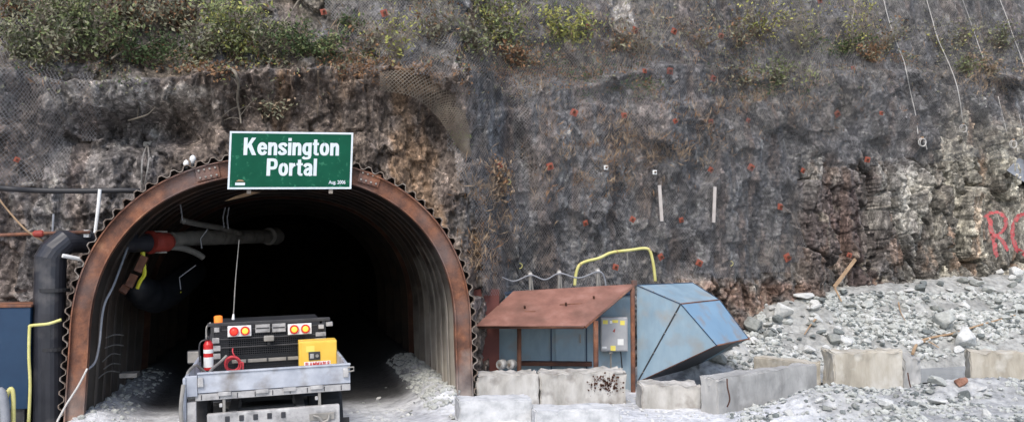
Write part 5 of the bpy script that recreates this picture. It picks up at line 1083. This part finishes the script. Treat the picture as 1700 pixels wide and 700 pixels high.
# ------------------------------------------------------------------ vegetation
def leaf_mesh(name, pts, m, size, parent=None, up=.3, narrow=.5):
    n = len(pts); pts = np.array(pts); s = size*(.55+.9*RNG.random(n))
    d = RNG.normal(size=(n, 3)); d[:, 2] += up; d /= np.linalg.norm(d, axis=1)[:, None]; e = RNG.normal(size=(n, 3)); e -= d*(e*d).sum(1)[:, None]; e /= np.linalg.norm(e, axis=1)[:, None]
    f = np.cross(d, e)
    v = np.stack([pts, pts+d*s[:, None]*.5+e*s[:, None]*narrow*.5+f*s[:, None]*.12, pts+d*s[:, None], pts+d*s[:, None]*.5-e*s[:, None]*narrow*.5+f*s[:, None]*.12], 1).reshape(-1, 3)
    o_ = WPOS[parent.name] if parent is not None else Vector((0, 0, 0)); v = v-np.array(o_)
    F = [(4*i, 4*i+1, 4*i+2, 4*i+3) for i in range(n)]
    me = bpy.data.meshes.new(name); me.from_pydata(v.tolist(), [], F); me.materials.append(M[m]); o = bpy.data.objects.new(name, me); COL.objects.link(o)
    if parent is not None: o.parent = parent
    WPOS[o.name] = o_; return o
def shrub(px, py, hpx, wpx, kind, nst, nleaf, label, stemm='stem', lean=0, name='shrub', lsz=.075, up=1.0, cat='shrub', dual=None):
    b = hit(px, py, -.02); sc_ = (b-Vector(C0)).dot(Vector(Ff))/FPX; H = hpx*sc_; W = wpx*sc_
    e_ = empty(name, tuple(b), label, cat, 'shrubs growing on the cliff'); mb = MB(); tips = []
    for k in range(nst):
        a0_ = random.uniform(-1, 1); tx = a0_*W*.5+lean*H; ty = -random.uniform(.05, .35)*H-.1; tz = H*random.uniform(.6, 1.0)*(1-.3*abs(a0_))*up
        p = [b+Vector((random.uniform(-.1, .1)*W, 0, 0))]
        for t_ in (.25, .5, .75, 1): p.append(b+Vector((tx*t_**1.2+random.gauss(0, .03)*W, ty*t_+random.gauss(0, .02), tz*t_+random.gauss(0, .02)*H)))
        sp = spline(p, 3); L_ = len(sp); r0 = random.uniform(.005, .011)*(1+H*.3); mb.tube(sp, [r0*(1-.8*i/L_) for i in range(L_)], 4, False)
        for t_ in range(3, L_, 1):
            for _ in range(2 if nst < 14 else 1):
                q = sp[t_]; l_ = random.uniform(.08, .26)*(H*.5+.25); dr_ = Vector((random.gauss(0, 1), random.gauss(-.2, .8), random.gauss(.35, .7))).normalized(); q2 = q+dr_*l_
                mb.tube([q, q.lerp(q2, .5)+Vector((0, 0, .01)), q2], [.005, .004, .002], 3, False); tips += [(q2, l_), (q.lerp(q2, .6), l_)]
    mb.build('stem', stemm, e_, fix=False)
    tips = [t_ for t_ in tips if True]; pts = []
    cl = random.sample(tips, min(len(tips), max(6, int(len(tips)*.6))))
    for _ in range(nleaf):
        q, l_ = random.choice(cl); s_ = .04+.26*l_; pts.append(tuple(q+Vector((random.gauss(0, s_), random.gauss(0, s_), random.gauss(0, s_)))))
    if nleaf:
        kk = int(len(pts)*(.7 if dual else 1)); leaf_mesh('foliage', pts[:kk], kind, lsz, e_)
        if dual: leaf_mesh('foliage', pts[kk:], dual, lsz, e_)
    return e_
G_, Y_, D_, K_, Bn = 'leafgreen', 'leafyellow', 'leafdull', 'leafdark', 'leafbrown'
SH = [(60, 120, 110, 130, D_, 14, 1500, 'dull green bush at the far upper left over pale rock', G_), (150, 105, 120, 150, G_, 16, 2100, 'dense green bush at the upper left above the white patches', D_), (215, 60, 80, 130, D_, 12, 1300, 'dull bush behind the dense bush near the top edge', Bn),
      (240, 108, 60, 120, K_, 10, 900, 'low dark green bush on the ledge over the pale brown rock', K_), (300, 60, 80, 110, D_, 12, 1000, 'grey green bush with reddish leaves at the top, left of the sapling', Bn), (20, 50, 60, 60, D_, 8, 500, 'small dull bush in the upper left corner', Bn),
      (390, 105, 110, 110, G_, 13, 1400, 'green and yellow bush above the sign', Y_), (345, 100, 60, 80, D_, 8, 500, 'low leafy bush left of the yellow bush', G_), (455, 95, 70, 90, D_, 10, 600, 'thin bush behind the leaning pale trunk', G_),
      (512, 95, 45, 110, K_, 12, 1300, 'dark green fern clump right of the pale trunk', G_), (575, 58, 25, 60, K_, 6, 300, 'tiny dark green clump on the stepped rock', G_), (655, 108, 75, 100, Y_, 11, 260, 'twiggy shrub with few leaves above the mesh fold', D_),
      (610, 90, 50, 70, D_, 8, 160, 'small twiggy shrub left of the mesh fold shrub', Bn), (720, 80, 90, 80, D_, 10, 380, 'tall thin shrub right of the twiggy shrub', Bn), (830, 95, 130, 110, G_, 15, 1500, 'large yellow green bush left of centre above the ledge', Y_),
      (790, 105, 90, 70, D_, 9, 500, 'dull green bush touching the large bush', G_), (935, 95, 90, 100, Y_, 14, 1250, 'bright yellow bush at the ledge', G_), (870, 115, 40, 130, Bn, 12, 420, 'low brown tangle under the yellow bush', D_),
      (1065, 105, 95, 110, D_, 10, 110, 'bare twigs fanning up beside the white rock patch', Bn), (1010, 95, 50, 80, Bn, 8, 170, 'small brown tangle right of the yellow bush', D_), (1160, 85, 60, 90, D_, 9, 160, 'leafless brush under the bolt plates', Bn),
      (1255, 75, 80, 90, Y_, 11, 420, 'sparse yellow leaved bush above the dark shelf', D_), (1215, 90, 60, 90, D_, 9, 260, 'dull brush left of the sparse yellow bush', Bn), (1330, 95, 90, 70, D_, 9, 260, 'thin brush left of the tall saplings', Y_),
      (1409, 98, 105, 90, Y_, 8, 260, 'tall bare saplings with a few yellow leaves', D_), (1385, 92, 40, 120, K_, 12, 800, 'low green growth along the ledge under the saplings', G_), (1460, 92, 60, 70, D_, 9, 300, 'thin reddish brush right of the saplings', Bn),
      (1448, 105, 25, 90, Bn, 8, 450, 'brown leaf tangle at the right end of the ledge', D_), (1290, 150, 45, 110, G_, 10, 620, 'green weeds on the lower ledge right of the bolt plates', D_), (1230, 150, 40, 80, D_, 8, 300, 'mixed weeds on the lower ledge above the bright plate', Bn),
      (1010, 155, 30, 180, K_, 12, 520, 'thin green strip of weeds on the middle ledge', Bn), (1570, 95, 50, 100, D_, 9, 330, 'pale moss brush between the two middle ropes', Y_), (1660, 90, 50, 90, D_, 9, 330, 'pale brush near the right corner ropes', G_),
      (1640, 140, 50, 110, 'leafdry', 12, 500, 'pinkish dry brush at the right under the ropes', D_), (1600, 125, 30, 60, G_, 6, 250, 'small green clump at the end of the short rope', D_), (820, 345, 65, 45, 'leafdry', 14, 520, 'pale dry bush on the mesh beside the arch', Bn),
      (770, 240, 18, 30, G_, 6, 120, 'tiny green tuft at the foot of the mesh fold', G_), (455, 195, 25, 60, D_, 7, 150, 'small tuft on the rock over the sign', 'leafdry'), (395, 90, 30, 70, Y_, 6, 260, 'yellow grass hanging over the rock edge', Bn)]
for px, py, h_, w_, kd, ns_, nl, l, du in SH: shrub(px, py, h_*1.15, w_*1.2, kd, int(ns_*1.2), int(nl*.88), l, dual=du, stemm='palestem' if ('twig' in l or 'bare' in l or 'thin' in l) else 'stem', lsz=.082 if kd not in (K_,) else .065)
def branch(pts, r_, label, m='palestem', off=.25, name='tree_trunk', tw=5, cat='tree', end_off=None):
    q = [hit(x, y, off if end_off is None else off+(end_off-off)*i/(len(pts)-1)) for i, (x, y) in enumerate(pts)]; ym = [v for v in q]; sp = spline(q, 4); n_ = len(sp)
    mb = MB().tube(sp, [r_*(1-.6*i/n_) for i in range(n_)], 7)
    for k in range(tw):
        i = random.randint(n_//4, n_-2); a = sp[i]; l_ = random.uniform(.2, .5); d_ = Vector((random.uniform(-1, 1), random.uniform(-.6, .1), random.uniform(-.3, 1))).normalized(); mb.tube(spline([a, a+d_*l_*.5+Vector((0, 0, .04)), a+d_*l_], 3), [r_*.3, r_*.25, r_*.22, r_*.18, r_*.15, r_*.12, r_*.08], 4)
    return tag(mb.build(name, m, smooth=True), label, cat)
branch([(428, 86), (445, 66), (466, 45), (482, 22), (500, -6)], .030, 'pale leaning bare trunk rising to the top edge above the sign', end_off=.6)
branch([(340, 75), (352, 45), (366, 15), (375, -8)], .022, 'thin pale bare trunk left of the leaning trunk', end_off=.5)
branch([(205, 40), (213, 15), (219, -8)], .02, 'thin pale trunk at the top left among the bushes', tw=2)
branch([(185, 98), (205, 85), (235, 78), (262, 62)], .018, 'fallen pale branch among the bushes at the upper left', off=.3)
branch([(372, 112), (388, 118), (396, 138), (394, 165), (398, 188), (400, 205)], .028, 'crooked pale dead branch hanging above the top left corner of the sign', name='dead_branch', cat='branch')
branch([(213, 200), (228, 196), (245, 190), (258, 178)], .018, 'small pale root sticking out of the dark hollow', name='dead_branch', tw=2, cat='branch')
branch([(645, 70), (655, 85), (662, 100), (668, 108)], .014, 'thin curved stem of the twiggy shrub', tw=4)
branch([(1420, -5), (1415, 40), (1408, 90)], .014, 'straight thin sapling stem at the top right', tw=3)
branch([(528, 118), (529, 150), (527, 190)], .016, 'root running down the brown rock above the sign', 'stem', .12, 'dead_branch', 2, 'branch')
# ground cover, litter and dry reeds: beyond counting
def cover(name, label, m, n, blobs, size, up=.3, narrow=.5, off=.03, jit=.03):
    pts = []
    tot = sum(b[4] for b in blobs)
    for cx, cy_, rx, ry, wt in blobs:
        for _ in range(int(n*wt/tot)):
            px, py = random.gauss(cx, rx), random.gauss(cy_, ry)
            if noise.noise(Vector((px*.03, py*.05, wt))) < -.05+random.gauss(0, .1): continue
            p = hit(px, py, off); pts.append((p.x, p.y-abs(random.gauss(0, jit)), p.z+random.gauss(0, jit)))
    o = leaf_mesh(name, pts, m, size, None, up, narrow); tag(o, label, None, None, 'stuff'); return o
# quick surface lookup for the thousands of small leaves
def hits(pxs, pys):
    d = Ff[None]*FPX+Fr[None]*(pxs-850)[:, None]-Fu[None]*(pys-350)[:, None]; d = d/d[:, 1:2]
    Y = np.full(len(pxs), -1.0); done = np.zeros(len(pxs), bool)
    def cyv(x, z):
        i = np.clip(np.searchsorted(xs, x)-1, 0, len(xs)-2); j = np.clip(np.searchsorted(zs, z)-1, 0, len(zs)-2); return Yc[j, i]
    for _ in range(520):
        x = C0[0]+d[:, 0]*(Y-CAMY); z = C0[2]+d[:, 2]*(Y-CAMY); done |= Y >= cyv(x, z); 
        if done.all(): break
        Y = np.where(done, Y, Y+.025)
    return np.stack([C0[0]+d[:, 0]*(Y-CAMY), Y, C0[2]+d[:, 2]*(Y-CAMY)], 1)
def cover(name, label, m, n, blobs, size, up=.3, narrow=.5, off=.03, jit=.03, thr=.5):
    tot = sum(b[4] for b in blobs); A_px = []; A_py = []
    for cx, cy_, rx, ry, wt in blobs:
        k = int(n*wt/tot); A_px.append(RNG.normal(cx, rx, k)); A_py.append(RNG.normal(cy_, ry, k))
    px = np.concatenate(A_px); py = np.concatenate(A_py); k = (fbm(px*.03, py*.05, 701, 4)+RNG.normal(0, .04, len(px)) > thr) & (px > -60) & (px < 1760) & (py < 470); px, py = px[k], py[k]
    p = hits(px, py); k = ~inside_arch(p[:, 0], p[:, 2], .2) & (p[:, 1] < 11); p = p[k]
    p[:, 1] -= off+np.abs(RNG.normal(0, jit, len(p))); p[:, 2] += RNG.normal(0, jit, len(p))
    tag(leaf_mesh(name, p, m, size, None, up, narrow), label, None, None, 'stuff')
cover('ground_cover', 'low green plants along the ledges and upper slope', 'leafdull', 9500, [(200, 90, 130, 30, 3), (450, 95, 90, 14, 2), (1050, 95, 250, 14, 2), (1380, 95, 90, 10, 2), (1100, 155, 150, 10, 1.5), (1610, 70, 90, 34, 5), (900, 40, 400, 30, 2)], .07)
cover('ground_cover', 'darker green plants along the ledge edge', 'leafdark', 5200, [(250, 85, 60, 14, 2), (500, 85, 60, 12, 2), (960, 105, 110, 8, 1.5), (1400, 90, 80, 6, 2.4), (1290, 150, 50, 8, 1.6), (990, 158, 50, 4, .8), (110, 80, 70, 30, 1.5)], .06)
cover('leaf_litter', 'brown fallen leaves lying along the ledges', 'leafbrown', 8500, [(340, 115, 60, 9, 1.5), (600, 95, 90, 18, 2.2), (860, 118, 90, 9, 2), (1090, 95, 150, 12, 2), (1460, 100, 40, 8, 1.6), (250, 60, 120, 30, 1.5), (1000, 60, 300, 30, 2), (1040, 150, 120, 10, 1), (1330, 60, 200, 30, 1.5)], .055, .1, .6)
cover('ground_cover', 'yellowish leaves scattered over the upper slope', 'leafyellow', 2600, [(410, 70, 40, 30, 2), (850, 60, 90, 30, 2), (1270, 50, 60, 25, 1), (1420, 50, 50, 30, 1)], .055)
cover('dry_weeds', 'thin dry stalks hanging through the mesh', 'leafdry', 9000, [(820, 320, 22, 26, 1.4), (890, 170, 16, 14, .6), (1050, 225, 55, 12, 1.4), (960, 270, 55, 18, 1.4), (1130, 262, 50, 10, 1), (1200, 175, 70, 22, 1.6), (1010, 305, 25, 12, .5), (1310, 150, 60, 14, 1), (1640, 135, 50, 14, 1.4), (1100, 60, 180, 30, 2), (1390, 60, 80, 30, 1.2), (660, 75, 80, 24, 1.2), (800, 410, 12, 30, .4), (860, 370, 30, 20, .5)], .17, 1.6, .09, .04, .04, .47)
cover('dry_weeds', 'dull brown stems among the mesh', 'leafbrown', 5200, [(1050, 235, 90, 30, 2), (1200, 180, 80, 30, 1.6), (800, 380, 30, 50, 1), (560, 130, 90, 12, 1), (1000, 310, 70, 20, 1), (1350, 170, 80, 30, 1), (90, 60, 60, 40, 1)], .13, 1.2, .12, .03, .03, .48)
